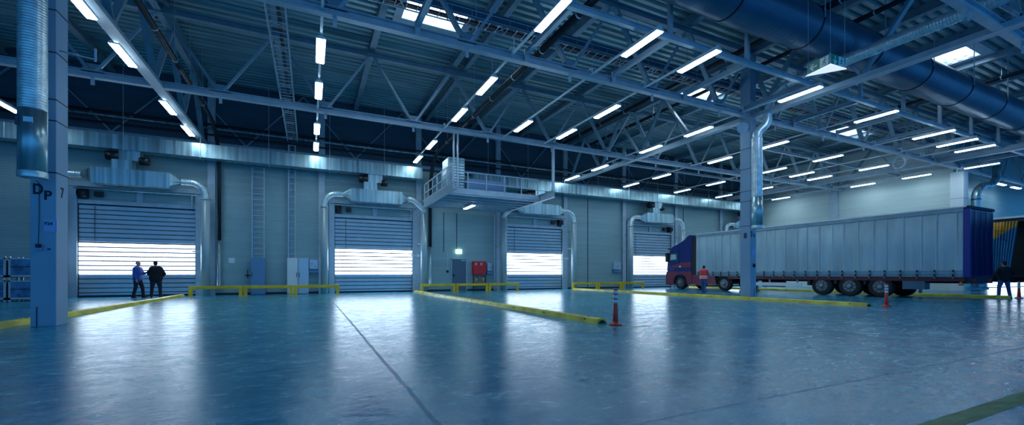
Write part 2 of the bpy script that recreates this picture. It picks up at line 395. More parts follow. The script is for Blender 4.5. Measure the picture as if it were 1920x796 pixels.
# horn loudspeaker
t = empty('horn_loudspeaker', (17.3, 12.5, 7.5), 'round grey horn loudspeaker high on the left side of column eight', 'loudspeaker')
MB().tube([(17.05, 12.25, 7.5), (17.18, 12.38, 7.55), (17.3, 12.5, 7.6), (17.36, 12.55, 7.62)], [.23, .16, .07, .06], 20).build('horn', M_steel_l, t)
MB().tube([(17.36, 12.55, 7.62), (17.5, 12.6, 7.66)], .09, 14).bar((17.48, 12.6, 7.66), (17.58, 12.6, 7.9), .05, .05).build('driver_and_bracket', M_dark, t)
# cable coil
t = empty('hanging_cable_coil', (30.6, 12.27, 7.2), 'round grey coil of cable hanging from a beam above the trailer', 'coil')
mb = MB()
for k in range(5):
    a = arc((30.5+.05*k, 12.2+.02*k, 7.52), .34-.02*(k % 2), 0, 2*PI, 24, ((.35,.94,0), (0,0,1)))
    mb.tube(a, .035, 6)
mb.build('coil', M_steel_l, t)
MB().tube([(30.6, 12.25, 7.8), (30.6, 12.27, 8.0)], .015, 6).build('hook', M_dark, t)

# ------------------------------------------------------------------ strip lights
lamps = []
rowname = {-11.2: 'at the far left edge beyond the left column', -5.28: 'in the slanting row beside the left girder', .29: 'in the upright row above the grey cabinets',
 5.8: 'in the row running down to the platform', 8.9: 'in the short row over the platform', 11.3: 'in the row over the third roller door', 16.83: 'in the row just left of column eight',
 22.2: 'in the row over the fourth roller door', 27.6: 'in the row above the truck cab', 30.43: 'in the short row above the trailer front', 32.7: 'in the row above the trailer middle', 38.3: 'in the row beside the bright right wall'}
grid = {-11.2: (24.5,), -5.28: (14.3, 17.2, 21.8, 24.9), .29: (9.67, 14.25, 17.35, 21.95, 25.0), 5.8: (9.65, 14.27, 17.35, 22.0, 25.1), 8.9: (9.67, 17.4),
 11.3: (9.67, 14.32, 17.45), 16.83: (9.75, 14.4, 17.55, 22.05, 25.2), 22.2: (9.7, 14.2, 17.45, 22.1, 25.2), 27.6: (9.72, 14.4, 17.6, 22.05, 25.2), 30.43: (9.8, 17.5), 32.7: (9.83, 14.4, 17.6, 21.75, 25.3), 38.3: (11.2, 14.38, 17.56, 23.8)}
def make_lamp(L=1.55):
    t = empty('strip_light', (0,0,0), 'x', 'light', 'ceiling strip lights', local=True)
    MB().prism([(-.13,.03),(-.13,.07),(-.06,.13),(.06,.13),(.13,.07),(.13,.03)], -L/2, L/2).build('housing', M_white, t)
    MB().prism([(-.115,.035),(-.10,.0),(.10,.0),(.115,.035)], -L/2+.02, L/2-.02).build('diffuser', M_lamp, t)
    return t
proto = make_lamp(); first = True
ordw = ['nearest', 'second nearest', 'third nearest', 'fourth nearest', 'fifth nearest']
for x in grid:
    ys = grid[x]
    for i, y in enumerate(ys):
        o = proto if first else copy_tree(proto); first = False
        o.location = (x, y, 7.93)
        o['label'] = 'strip light ' + rowname[x] + ('' if len(ys) == 1 else ', ' + (ordw[len(ys)-1-i] + ' to the back wall' if len(ys) > 1 else ''))
    y0 = min(ys)-.75 if min(ys) < 12 else 9.5
    if x in (-11.2,): y0 = 20
    yend = 26.0 if max(ys) > 21 else max(ys)+1.0
    if x == 11.3: yend = 19.6
    r = MB().bar((x, y0, 8.1), (x, 12.1, 8.1), .07, .05) if y0 < 12 else MB()
    cuts = [(12.1, 19.6), (19.9, yend)] if y0 < 12.1 else [(19.9, yend)]
    for a, b_ in cuts:
        if b_ > a: r.bar((x, a, 8.1), (x, b_, 8.1), .07, .05)
    for y in (12.27, 19.74):
        if y0 < y < yend: r.bar((x, y-.2, 8.3), (x, y+.2, 8.3), .07, .04).bar((x, y-.19, 8.1), (x, y-.19, 8.3), .04, .04).bar((x, y+.19, 8.1), (x, y+.19, 8.3), .04, .04)
    tag(r.build('lighting_rail', M_white), 'thin mounting rail ' + rowname[x].replace('in the', 'of the light'), 'rail', 'lighting rails')
o = copy_tree(proto); o.location = (8.68, 24.1, 5.14); o['label'] = 'small lit strip light under the railed platform'
for k, x in enumerate((47.6, 50.6)):
    o = copy_tree(proto); o.location = (x, 12.9, 7.95-.0); o.rotation_euler = (0,0,PI/2)
    o['label'] = ('lit strip light nearer the right wall corner, beyond the trailer rear', 'lit strip light cut by the right edge of the photo, beyond the trailer rear')[k]
tag(MB().bar((41, 12.9, 8.1), (60, 12.9, 8.1), .06, .04).build('lighting_rail', M_steel_l), 'thin mounting rail beyond the trailer rear at right edge', 'rail', 'lighting rails')

t = empty('fire_detector', (9.9, 11.9, 10.4), 'small red alarm device under the roof between upper light rows', 'alarm')
MB().tube([(10.2, 12.27, 10.3), (10.2, 12.27, 10.42), (10.2, 12.27, 10.5)], [.09, .09, .05], 14).build('alarm_body', M_red, t); MB().box(10.15, 10.25, 12.22, 12.32, 10.5, 10.78).build('bracket', M_steel, t)
# ------------------------------------------------------------------ wall duct
def wall_duct(x0, x1, label):
    t = empty('wall_duct', ((x0+x1)/2, 26.35, 7.0), label, 'duct', 'rectangular ducts along the back wall')
    MB().box(x0, x1, 26.02, 26.7, 7.03, 7.72).build('duct_casing', M_galv, t)
    mb = MB(); x = x0
    i = 0
    while x <= x1+.01:
        e = .018 if i % 3 == 0 else .008
        w_ = .03 if i % 3 == 0 else .012
        mb.box(x-w_/2, x+w_/2, 26.02-e, 26.7+e, 7.03-e, 7.72+e); x += .5; i += 1
    mb.build('seam_flanges', M_galv, t)
    mb = MB(); x = x0+1
    while x < x1:
        mb.tube([(x, 26.0, 7.0), (x, 26.0, ZR-.3)], .012, 5, smooth=False).bar((x, 25.98, 7.0), (x, 26.72, 7.0), .04, .03); x += 3
    mb.build('hanger_rods', M_steel_l, t)
wall_duct(-24, 6.3, 'long rectangular galvanised duct along the wall, left of the platform')
wall_duct(9.7, 39.2, 'long rectangular galvanised duct along the wall, right of the platform')
# wall pipes
for z, y, r, lab in ((8.75, 26.75, .06, 'thin shiny horizontal pipe high along the back wall'), (8.45, 26.85, .045, 'thin dark horizontal pipe below the shiny one on the back wall'), (9.0, 26.9, .05, 'uppermost thin dark horizontal pipe on the back wall')):
    tag(MB().tube([(-26, y, z), (39.5, y, z)], r, 10).build('wall_pipe', M_galv if z == 8.75 else M_dark), lab, 'pipe')
# upper wall bracing frames
t = empty('wall_bracing', (5, 27.0, 8.0), 'dim steel bracing on the dark upper back wall', 'bracing')
x = -20
MB().bar((-26, 27.05, 8.0), (39, 27.05, 8.0), .12, .2).build('wall_rail', M_steel, t)
while x < 38:
    MB().bar((x, 27.1, 8.1), (x+2.8, 27.1, ZR-.1), .06, .1, (0,1,0)).build('brace', M_steel, t); MB().bar((x+5.6, 27.1, 8.1), (x+2.8, 27.1, ZR-.1), .06, .1, (0,1,0)).build('brace', M_steel, t); x += 5.62

# ------------------------------------------------------------------ dark roof pipes with drops
for i, (x, z, drop) in enumerate(((-4.35, 8.75, 1), (7.0, 8.6, 1), (16.05, 10.3, 0), (18.2, 10.45, 0), (29.5, 10.4, 0))):
    lab = ['left of centre over the first roller door', 'ending beside the second roller door', 'crossing left of column eight', 'right beside the girder of column eight', 'right of column eight above the trailer'][i]
    t = empty('drain_pipe', (x, 18, 0), 'black roof drain pipe, '+lab, 'pipe', 'black roof drain pipes')
    path = [(x, -2, z), (x, 26.9, z)]
    if drop: path = smooth_path([(x, -2, z), (x, 26.88, z), (x, 26.88, 2.9)], 5)
    MB().tube(path, .115 if i in (1, 2) else .09, 14).build('pipe', M_dark, t)
    for k in range(12):
        y = 1.5+2.15*k
        MB().tube([(x, y, z), (x, y+.05, z)], .125 if i in (1, 2) else .1, 12).bar((x, y+.02, z+.1), (x, y+.02, ZR-.1), .012, .012).build('clip', M_foil, t)
    if drop:
        MB().tube([(x, 26.88, 2.95), (x, 26.88, 1.1), (x, 26.88, .85), (x, 26.82, .45), (x, 26.7, .36)], [.085, .085, .11, .11, .11], 14).build('steel_foot', M_galv, t)

# ------------------------------------------------------------------ cable trays
def lattice(t, A, B, wdir, wd, hdir, ht, pitch, xs=True):
    A = Vector(A); B = Vector(B); W = Vector(wdir)*wd/2; Hh = Vector(hdir)*ht; L = (B-A).length; d = (B-A).normalized()
    mb = MB()
    for s in (-1, 1):
        mb.bar(A+W*s, B+W*s, .03, .03); mb.bar(A+W*s+Hh, B+W*s+Hh, .03, .03)
    mb.build('side_rails', M_steel_l, t)
    mb = MB(); n = int(L/pitch)
    for i in range(n+1):
        p = A+d*i*pitch
        if i == 0: r0 = MB().bar(-W, W, .022, .022).build('rung', M_steel_l, t, M=Matrix.Translation(p-world_loc(t)))
        else:
            r1 = r0.copy(); COL.objects.link(r1); r1.parent = t; r1.matrix_local = Matrix.Translation(p-world_loc(t))
        if i % 2 == 0:
            mb.bar(p-W, p-W+Hh, .016, .016); mb.bar(p+W, p+W+Hh, .016, .016)
        if xs and i % 5 == 2 and i < n: mb.bar(p-W, p+d*pitch+W, .018, .018); mb.bar(p+W, p+d*pitch-W, .018, .018)
    mb.build('lattice_bracing', M_steel_l, t)
t = empty('cable_ladder', (-.88, 15, 8.5), 'lattice cable ladder running to the back wall, left of the upright light row', 'cable ladder')
lattice(t, (-.88, 6, 8.5), (-.88, 26.4, 8.5), (1,0,0), .5, (0,0,1), .28, .3)
MB().box(-.86, -.76, 6, 26.4, 8.53, 8.6).build('cables', M_dark, t)
t = empty('cable_tray', (22, 13.2, 9.5), 'long lattice cable tray crossing below the roof, behind the two column truss', 'cable tray')
lattice(t, (0, 13.25, 9.5), (38, 13.0, 9.5), (0,1,0), .55, (0,0,1), .2, .34)
MB().bar((0, 12.98, 9.62), (38, 12.75, 9.62), .03, .34).build('side_plate', M_bigduct, t)
MB().bar((0, 13.4, 9.56), (38, 13.15, 9.56), .16, .06).build('cables', mat('red_brown_cable', (.12, .05, .07), .5), t)
mb = MB(); x = 1.5
while x < 38: mb.bar((x, 12.93, 9.5), (x, 12.93, ZR-.05), .02, .02).bar((x, 13.52, 9.5), (x, 13.52, ZR-.05), .02, .02); x += 3.4
mb.build('hanger_rods', M_steel_l, t)
def wall_ladder(x, z0, z1, wd, label, y=26.9, pitch=.3, cab=True, name='cable_ladder'):
    t = empty(name, (x, y, z0), label, 'ladder')
    for s in (-1, 1): MB().box(x+s*wd/2-.025, x+s*wd/2+.025, y-.05, y+.05, z0, z1).build('side_rail', M_steel_l, t)
    z = z0+.2
    while z < z1: MB().box(x-wd/2, x+wd/2, y-.03, y, z, z+.035).build('rung', M_steel_l, t); z += pitch
    if cab: MB().box(x-wd/2+.03, x-wd/2+.08, y, y+.05, z0, z1).build('cables', M_cabb, t)
wall_ladder(-2.57, 2.0, 6.95, .56, 'wide wall ladder rack above the blue-grey cabinet')
wall_ladder(-.93, 2.05, 8.45, .34, 'narrow wall ladder rack above the bright white cabinet', pitch=.36, y=25.93-.0 if False else 26.9)
wall_ladder(11.62, 0, 5.2, .42, 'access ladder up to the platform, beside the red hose cabinet', y=26.6, cab=True, name='access_ladder')

# ------------------------------------------------------------------ roller doors, heaters, risers
dname = ['first roller door at left behind the two men', 'second roller door', 'third roller door right of the platform', 'fourth roller door in front of the truck', 'fifth roller door behind the trailer']
def roller_door(n, xc, yw=YW, z_win=(1.18, 2.72), wdt=4.55):
    hw = wdt/2; zt = 4.47; y = yw-.06
    t = bpy.data.objects.new('door_%d' % n, None); COL.objects.link(t); t.location = (xc, y, 0); t['kind'] = 'structure'
    MB().box(xc-hw-.02, xc+hw+.02, y, yw-.005, .0, zt+.1).build('door_backing', M_gap, t)
    pitch = zt/20; a = MB(); b = MB()
    for i in range(20):
        z0 = i*pitch+.08 if i == 0 else i*pitch; z1 = (i+1)*pitch-.024; zc = (z0+z1)/2
        lit = z_win[0]-.05 < zc < z_win[1]
        if lit: z1 -= .042
        (b if lit else a).prism([(y, z0), (y-.035, z0+.015), (y-.035, z1-.015), (y, z1)], xc-hw, xc+hw, 'x')
    a.build('slat_curtain', M_slat, t); b.build('window_slats', M_slatlit, t)
    for s in (-1, 1):
        x = xc+s*(hw+.17)
        MB().box(x-.15, x+.15, y-.16, yw-.005, 0, 5.5).build('guide_post', M_steel_l if s > 0 else M_slat, t)
        x2 = xc+s*(hw+.015); MB().box(x2-.02, x2+.02, y-.08, y, 0, zt).build('guide_lip', M_gap, t)
    MB().box(xc-hw, xc+hw, y-.12, y+.0, 4.5, 4.68).build('lintel', M_steel_l, t)
    MB().box(xc-hw-.3, xc+hw+.3, y-.22, yw-.01, 5.3, 5.52).build('head_beam', M_steel_l, t)
    MB().tube([(xc-hw-.1, y-.28, 5.2), (xc+hw+.1, y-.28, 5.2)], .035, 10).tube([(xc+hw-.1, y-.28, 5.2), (xc+hw-.1, y-.28, 4.5)], .03, 8).build('head_rod', M_foil, t)
    MB().box(xc-.13, xc+.13, y-.03, y+.03, 4.68, 5.3).build('centre_post', M_steel_l, t)
    s = -1 if n in (1, 2) else 1
    MB().tube([(xc+s*(hw-.35), y-.12, 4.98), (xc+s*(hw-.02), y-.12, 4.98)], .24, 18).box(xc+s*(hw-.75)-.15, xc+s*(hw-.75)+.15, y-.2, y, 4.85, 5.1).build('drive_motor', M_dark, t)
    MB().box(xc+hw-.1, xc+hw+.62, y-.2, y-.16, 2.26, 2.33).box(xc+hw+.3, xc+hw+.42, y-.24, y-.16, 2.2, 2.4).build('sensor_arm', M_white, t)
    MB().tube([(xc-hw+.6, y-.09, 4.4), (xc-hw+.6, y-.09, 2.4)], .012, 6).build('pull_cord', M_dark, t)
    return t
hname = ['roller door behind two men', 'second roller door', 'third roller door by the platform', 'fourth roller door before the truck', 'roller door hidden behind the trailer']
DX = (-7.7, 3.6, 14.85, 26.0, 37.2)
for i, xc in enumerate(DX):
    roller_door(i+1, xc, wdt=4.55 if i < 4 else 3.6)
def heater(xc, i):
    Y0 = 26.3
    t = empty('air_curtain_duct', (xc, Y0, 0), 'galvanised air duct box with risers framing the '+hname[i], 'air duct', 'air ducts over the roller doors')
    z0, z1 = 5.36, 6.1; hw = 1.45; zc = 5.74
    MB().box(xc-hw, xc+hw, Y0-.32, Y0+.32, z0, z1).build('casing', M_galv, t)
    mb = MB()
    for k in range(7):
        x = xc-hw+.483*k; mb.box(x-.01, x+.01, Y0-.335, Y0+.335, z0-.015, z1+.015)
    mb.build('seams', M_galv, t)
    for s in (-1, 1):
        ra = [(xc+s*hw, Y0+.32*math.copysign(min(1, abs(1.41*math.cos(a))), math.cos(a)), zc+.37*math.copysign(min(1, abs(1.41*math.sin(a))), math.sin(a))) for a in [2*PI*k/16+PI/16 for k in range(16)]]
        rb = [(xc+s*(hw+.42), Y0+.16*math.cos(a), zc+.16*math.sin(a)) for a in [2*PI*k/16+PI/16 for k in range(16)]]
        MB().loft(ra, rb).build('cone', M_galv, t)
        X = xc+s*2.86
        slant = (i == 1 and s == 1) or (i == 2 and s == -1)
        if slant: pth = [(xc+s*(hw+.4), Y0, zc), (xc+s*(hw+.75), Y0, zc-.02), (xc+s*(hw+1.2), Y0, zc-.4), (X, Y0, 5.15), (X, Y0, 4.95)]
        else: pth = [(xc+s*(hw+.4), Y0, zc), (xc+s*(hw+.95), Y0, zc), (X-s*.12, Y0, zc-.22), (X, Y0, 5.2), (X, Y0, 4.95)]
        p, r = ribbed(smooth_path(pth, 3), .155, .09, .008)
        MB().tube(p, r, 18).build('elbow_pipe', M_foil, t)
        MB().tube([(X, Y0, 0), (X, Y0, 4.97)], .2, 24).tube([(X, Y0, 4.9), (X, Y0, 4.99)], .212, 24).build('riser', M_pipe_w, t)
        MB().box(X-.26, X-.2, Y0, YW-.2, 3.0, 3.04).box(X-.02, X+.02, Y0+.18, YW-.02, 4.3, 4.34).build('pipe_bracket', M_steel_l, t)
    MB().box(xc-.75, xc+.0, Y0-.25, Y0+.3, z1, 6.55).box(xc-.5, xc+.3, Y0-.2, Y0+.3, 6.55, 7.03).build('fan_box', M_galv, t)
    MB().tube([(xc-1.0, Y0, 6.75), (xc-.5, Y0, 6.75)], .23, 18).build('fan_motor', M_dark, t); MB().tube([(xc+.25, Y0-.05, 6.6), (xc+.6, Y0-.05, 6.6)], .2, 16).build('fan_motor', M_dark, t)
for i, xc in enumerate(DX): heater(xc, i)
# vertical dark joints in the wall panels are thin cover strips
for x in (8.0, 8.9, 19.6, 29.9):
    tag(MB().box(x-.015, x+.015, YW-.035, YW-.002, 2.6 if x < 10 else 0, 5.2 if x < 10 else 7).build('conduit', M_dark), {8.0: 'left thin dark conduit above the grey door', 8.9: 'thin dark conduit down to the lit exit sign', 19.6: 'thin dark conduit on the blank wall right of third roller door', 29.9: 'thin dark conduit behind the truck cab'}[x], 'conduit')

# ------------------------------------------------------------------ cabinets and wall boxes
def cabinet(x0, x1, z1, m, label, y0=26.55, handle=0):
    t = empty('electrical_cabinet', ((x0+x1)/2, 26.8, 0), label, 'cabinet')
    MB().box(x0, x1, y0, YW-.05, 0.02, z1).build('body', m, t, bevel=.01)
    MB().box(x0+.015, x1-.015, y0-.02, y0, .1, z1-.02).build('door', m, t)
    hx = x1-.06 if handle else x0+.06
    MB().box(hx-.015, hx+.015, y0-.05, y0-.02, .95, 1.2).build('handle', M_dark, t)
    return t
cabinet(-2.88, -2.22, 2.0, M_cabb, 'tall blue-grey electrical cabinet under the wide ladder rack')
cabinet(-1.16, -.62, 2.02, M_white, 'tall bright white electrical cabinet, left one of the pair', handle=1)
cabinet(-.6, -.08, 2.02, M_cabw, 'tall pale blue electrical cabinet, right one of the pair')
def wallbox(x0, x1, z0, z1, label, m=M_cabw, dots=((.3, .6), (.7, .3)), tray=True):
    t = empty('control_box', ((x0+x1)/2, 27, z0), label, 'control box')
    MB().box(x0, x1, 26.95, YW-.02, z0, z1).build('body', m, t, bevel=.008)
    mb = MB()
    for (a, b_) in dots:
        x = x0+(x1-x0)*a; z = z0+(z1-z0)*b_; mb.tube([(x, 26.95, z), (x, 26.92, z)], .025, 10)
    mb.build('knobs', M_dark, t)
    if tray: MB().box(x0-.05, x1+.05, 26.92, YW-.02, z0-.2, z0-.06).build('cable_tray', M_cabb, t)
    return t
wallbox(-.04, .4, 1.4, 1.95, 'pale control box with dark knobs beside the white cabinets')
wallbox(11.05, 11.35, 1.35, 1.9, 'small pale control box between red cabinet and access ladder', dots=((.5, .4),))
wallbox(22.0, 22.7, 1.5, 2.1, 'pale control box on blank wall left of the fourth roller door', dots=((.5, .4),))
tag(MB().box(-3.98, -3.7, YW-.02, YW-.004, 1.72, 2.0).build('wall_notice', M_white), 'small square white notice on wall left of the blue-grey cabinet', 'notice')
t = empty('wall_valve', (-3.1, 27, 1), 'small dark valve on the wall beside blue-grey cabinet', 'valve')
MB().tube([(-3.08, 26.98, .9), (-3.08, 26.98, 1.35)], .02, 8).tube([(-3.2, 26.95, 1.05), (-2.95, 26.95, 1.05)], .035, 8).build('valve_body', M_dark, t)
# pedestrian door
d6 = bpy.data.objects.new('door_6', None); COL.objects.link(d6); d6.location = (9.05, YW, 0); d6['kind'] = 'structure'
MB().box(8.55, 9.55, YW-.04, YW-.005, 0, 2.12).build('door_leaf', M_doorgrey, d6)
MB().box(8.49, 8.55, YW-.07, YW-.005, 0, 2.18).box(9.55, 9.61, YW-.07, YW-.005, 0, 2.18).box(8.49, 9.61, YW-.07, YW-.005, 2.12, 2.18).build('door_frame', M_steel_l, d6)
MB().box(8.62, 8.72, YW-.07, YW-.04, .95, 1.12).bar((8.62, YW-.09, 1.05), (8.78, YW-.09, 1.05), .02, .02).build('door_handle', M_dark, d6)
MB().box(9.2, 9.5, YW-.08, YW-.04, 2.0, 2.07).build('door_closer', M_cabw, d6)
t = empty('exit_sign', (9.0, 27, 2.5), 'lit green exit sign on wall above grey pedestrian door', 'exit sign')
MB().box(8.83, 9.22, YW-.14, YW-.01, 2.5, 2.78).build('sign_box', M_signlit, t)
def running_man(parent, M, s, m, flip=1):
    mb = MB()
    def P(x, z): return (x*s*flip, z*s, .0)
    mb.tube([P(.05,.78), P(.0501,.8)], .0, 3) if False else None
    # head, trunk, limbs as flat strokes
    segs = [((.06,.72),(.0,.42),.11), ((.03,.66),(.2,.56),.05), ((.2,.56),(.28,.68),.05), ((.02,.64),(-.14,.52),.05), ((-.14,.52),(-.2,.4),.05), ((.0,.44),(.16,.28),.07), ((.16,.28),(.12,.06),.06), ((.0,.44),(-.1,.24),.07), ((-.1,.24),(-.3,.2),.06)]
    for a, b_, wd in segs: mb.bar(P(*a), P(*b_), wd*s, .004)
    c = Vector(P(.1, .85)); n = len(mb.v); K = 10
    mb.prism([(c.x+.07*s*math.cos(2*PI*k/K), c.y+.07*s*math.sin(2*PI*k/K)) for k in range(K)], -.002, .002, 'z')
    return mb.build('running_figure', m, parent, M=M)
wl = world_loc(t)
running_man(t, frame(Vector((9.12, YW-.145, 2.52))-wl, (1,0,0), (0,0,1)), .24, M_green)
mb = MB().bar((8.88, YW-.145, 2.64), (9.0, YW-.145, 2.64), .03, .004, (0,1,0)); mb.build('arrow', M_green, t)
t = empty('call_point', (8.25, 27.1, 1.2), 'small dark round call button with cord on wall left of grey door', 'call point')
MB().tube([(8.25, YW-.05, 1.3), (8.25, YW-.01, 1.3)], .09, 14).build('button', M_dark, t)
MB().box(8.24, 8.26, YW-.03, YW-.01, 1.4, 2.6).build('conduit', M_white, t)
# red hose cabinet
t = empty('fire_hose_station', (10.42, 27, 0), 'red fire equipment cabinet on a dark stand right of grey door', 'fire cabinet')
MB().box(9.98, 10.9, 26.88, YW-.02, 1.08, 2.0).build('cabinet_box', M_redbox, t, bevel=.01)
MB().box(10.0, 10.88, 26.86, 26.88, 1.1, 1.98).build('cabinet_door', M_redbox, t)
for x in (10.16, 10.55):
    MB().box(x-.08, x+.08, 26.85, 26.86, 1.72, 1.9).build('pictogram', mat('picto', (.75,.5,.5), .5), t)
    MB().tube(arc((x, 26.845, 1.81), .04, 0, 2*PI, 12, ((1,0,0),(0,0,1))), .01, 5).build('pictogram_mark', M_redbox, t)
for x in (9.99, 10.89): MB().box(x-.02, x+.02, 26.9, 26.96, 0, 1.1).build('stand_leg', M_dark, t)
MB().box(9.99, 10.89, 26.86, 27.05, .3, .5).build('stand_shelf', M_dark, t)
for k, x in enumerate((10.2, 10.7)):
    e = empty('fire_extinguisher', (x, 26.93, .5), ('left', 'right')[k]+' fire extinguisher on the stand below the red cabinet', 'fire extinguisher', 'fire extinguishers under the red cabinet')
    MB().tube([(x, 26.93, .5), (x, 26.93, .82), (x, 26.93, .9)], [.08, .08, .03], 14).build('cylinder', M_orange, e)
    MB().box(x-.03, x+.1, 26.9, 26.95, .9, .97).build('valve_head', M_dark, e)
    MB().tube([(x+.08, 26.93, .93), (x+.15, 26.9, .85), (x+.13, 26.88, .6)], .014, 6).build('hose', M_dark, e)

# ------------------------------------------------------------------ platform
t = empty('railed_platform', (9.2, 23.4, 5.3), 'steel service platform with handrails hanging from the roof truss', 'platform')
MB().box(6.45, 11.85, 21.2, 26.0, 5.42, 5.5).build('deck', M_steel, t)
mb = MB(); y = 21.25
while y < 26: mb.bar((6.45, y, 5.34), (11.85, y, 5.34), .07, .14); y += .78
mb.build('joists', M_steel_l, t)
for x, lab in ((6.38, 0), (11.92, 1)): MB().ibeam((x, 19.6, 5.46), (x, 25.95, 5.46), .2, .38, .03).build('side_beam', M_steel_l, t)
MB().bar((6.45, 21.2, 5.45), (11.85, 21.2, 5.45), .06, .22).build('front_fascia', M_steel_l, t)
for x in (6.3, 6.5): MB().bar((x, 19.7, 5.3), (x, 19.7, 8.0), .07, .07).build('hanger', M_steel_l, t)
MB().bar((11.92, 19.7, 5.6), (11.92, 19.7, 8.0), .14, .1).build('hanger', M_steel_l, t)
def railing(parent, P, n, h=1.02):
    P = [Vector(p) for p in P]
    mb = MB(); mb2 = MB()
    for a, b_ in zip(P[:-1], P[1:]):
        for k in range(n+1):
            q = a+(b_-a)*k/n; MB().bar(q, q+Vector((0,0,h)), .05, .05).build('railing_post', M_steel_l, parent)
        for z in (.5, h): mb2.bar(a+Vector((0,0,z)), b_+Vector((0,0,z)), .045, .045)
        mb2.bar(a+Vector((0,0,.08)), b_+Vector((0,0,.08)), .015, .12)
    mb2.build('railing_rails', M_steel_l, parent)
railing(t, [(6.5, 21.2, 5.5), (11.8, 21.2, 5.5)], 5)
railing(t, [(6.4, 20.2, 5.62), (6.4, 25.9, 5.62)], 6)
t = empty('louvred_cabinet', (7.2, 22.6, 5.5), 'tall galvanised louvred unit on the platform beside its left railing', 'air unit')
MB().box(6.75, 7.65, 22.0, 23.2, 5.5, 7.45).build('casing', M_galv, t)
mb = MB()
for k in range(12): mb.box(6.8, 7.62, 21.96, 22.0, 5.65+.15*k, 5.72+.15*k)
mb.build('louvres', M_steel, t)
MB().box(6.72, 6.75, 22.1, 23.1, 6.6, 7.4).build('side_panel', M_white, t)
tag(MB().box(7.72, 10.0, 21.6, 22.5, 5.5, 6.3).build('equipment_box', M_cabb, bevel=.02), 'long low pale blue box on the platform behind front railing', 'box')
t = empty('dark_fan', (11.4, 22.3, 5.5), 'small dark fan unit at right end of the platform', 'fan')
MB().tube([(11.0, 22, 5.75), (11.7, 22, 5.75)], .22, 16).build('fan_body', M_dark, t); MB().box(11.0, 11.7, 21.85, 22.15, 5.5, 5.56).build('foot', M_steel, t)

# ------------------------------------------------------------------ hanging round ducts at columns
def drop_duct(x, y, r, z0, z1, label, path_top=None):
    t = empty('drop_duct', (x, y, z0), label, 'duct')
    zs = z0+1.35
    p, rr = ribbed([(x, y, zs), (x, y, z1)], r, .055, .007)
    if path_top:
        MB().tube([(x, y, z0+.1), (x, y, zs)], r+.004, 32).build('smooth_outlet', M_galv, t)
        MB().tube(p, rr, 28).build('spiral_section', M_foil, t)
        MB().tube(smooth_path(path_top[0], 4), r*.86, 24).build('bend', M_foil, t)
        q, qq = ribbed(path_top[1], r*.9, .075, .01); MB().tube(q, qq, 24).build('flexible_run', M_foil, t)
    else:
        MB().tube([(x, y, z0+.1), (x, y, zs)], r+.004, 32).build('smooth_outlet', M_galv, t)
        MB().tube(p, rr, 28).build('spiral_section', M_foil, t)
    MB().tube([(x, y, z0), (x, y, z0+.1), (x, y, z0+.13)], [r+.012, r+.012, r], 32, cap=False).build('end_collar', M_foil, t)
    return t
dd = drop_duct(-5.03, 11.8, .205, 3.04, 10.8, 'shiny spiral air duct hanging in front of the left column')
wl = world_loc(dd)
MB().box(-5.19, -5.14, 11.585, 11.6, 4.02, 4.24).build('label_plate', mat('plate', (.05,.03,.10), .4), dd)
MB().box(-5.07, -4.94, 11.575, 11.6, 4.1, 4.2).build('sticker', M_cabw, dd)
drop_duct(17.5, 11.9, .21, 3.1, 7.0, 'shiny spiral air duct beside column eight, bending up to a ribbed run',
    ([(17.5, 11.9, 6.9), (17.5, 11.9, 7.25), (17.78, 11.62, 7.6), (17.78, 11.6, 8.35), (17.5, 11.1, 8.66), (17.0, 10.2, 8.6)],
     [(17.0, 10.2, 8.6), (16.85, 9.3, 8.57), (16.85, 7, 8.57), (16.85, 2, 8.57)]))
# big duct
t = empty('main_air_duct', (35, 8.6, 8.8), 'huge dark blue round duct crossing the upper right under the roof', 'duct')
p, rr = ribbed([(8.2, 8.6, 9.45), (74, 8.6, 9.45)], .672, .22, .007)
MB().tube(p, rr, 40).build('spiral_shell', M_bigduct, t)
mb = MB(); mb2 = MB(); x = 11.25
while x < 72: MB().tube([(x, 8.6, 9.45), (x+.05, 8.6, 9.45)], .695, 40).build('joint_band', M_dark, t); mb2.bar((x, 7.9, 9.4), (x, 7.9, ZR+.05), .025, .025).bar((x, 9.3, 9.4), (x, 9.3, ZR+.05), .025, .025); x += 3.75
mb2.build('hanger_rods', M_steel_l, t)
t = empty('corner_air_pipe', (40.3, 12.1, 0), 'galvanised pipe with an S bend right of the white clad column', 'pipe')
MB().tube(smooth_path([(40.3, 12.05, 0), (40.3, 12.05, 6.55), (40.9, 11.95, 7.1), (42.0, 11.9, 7.15), (43.0, 11.85, 7.7), (43.1, 11.85, 8.6)], 5), .23, 24).build('pipe', M_galv, t)
MB().tube([(40.3, 12.05, 6.1), (40.3, 12.05, 6.16)], .25, 24).box(39.9, 40.3, 12.1, 12.14, 6.1, 6.16).build('clamp', M_dark, t)
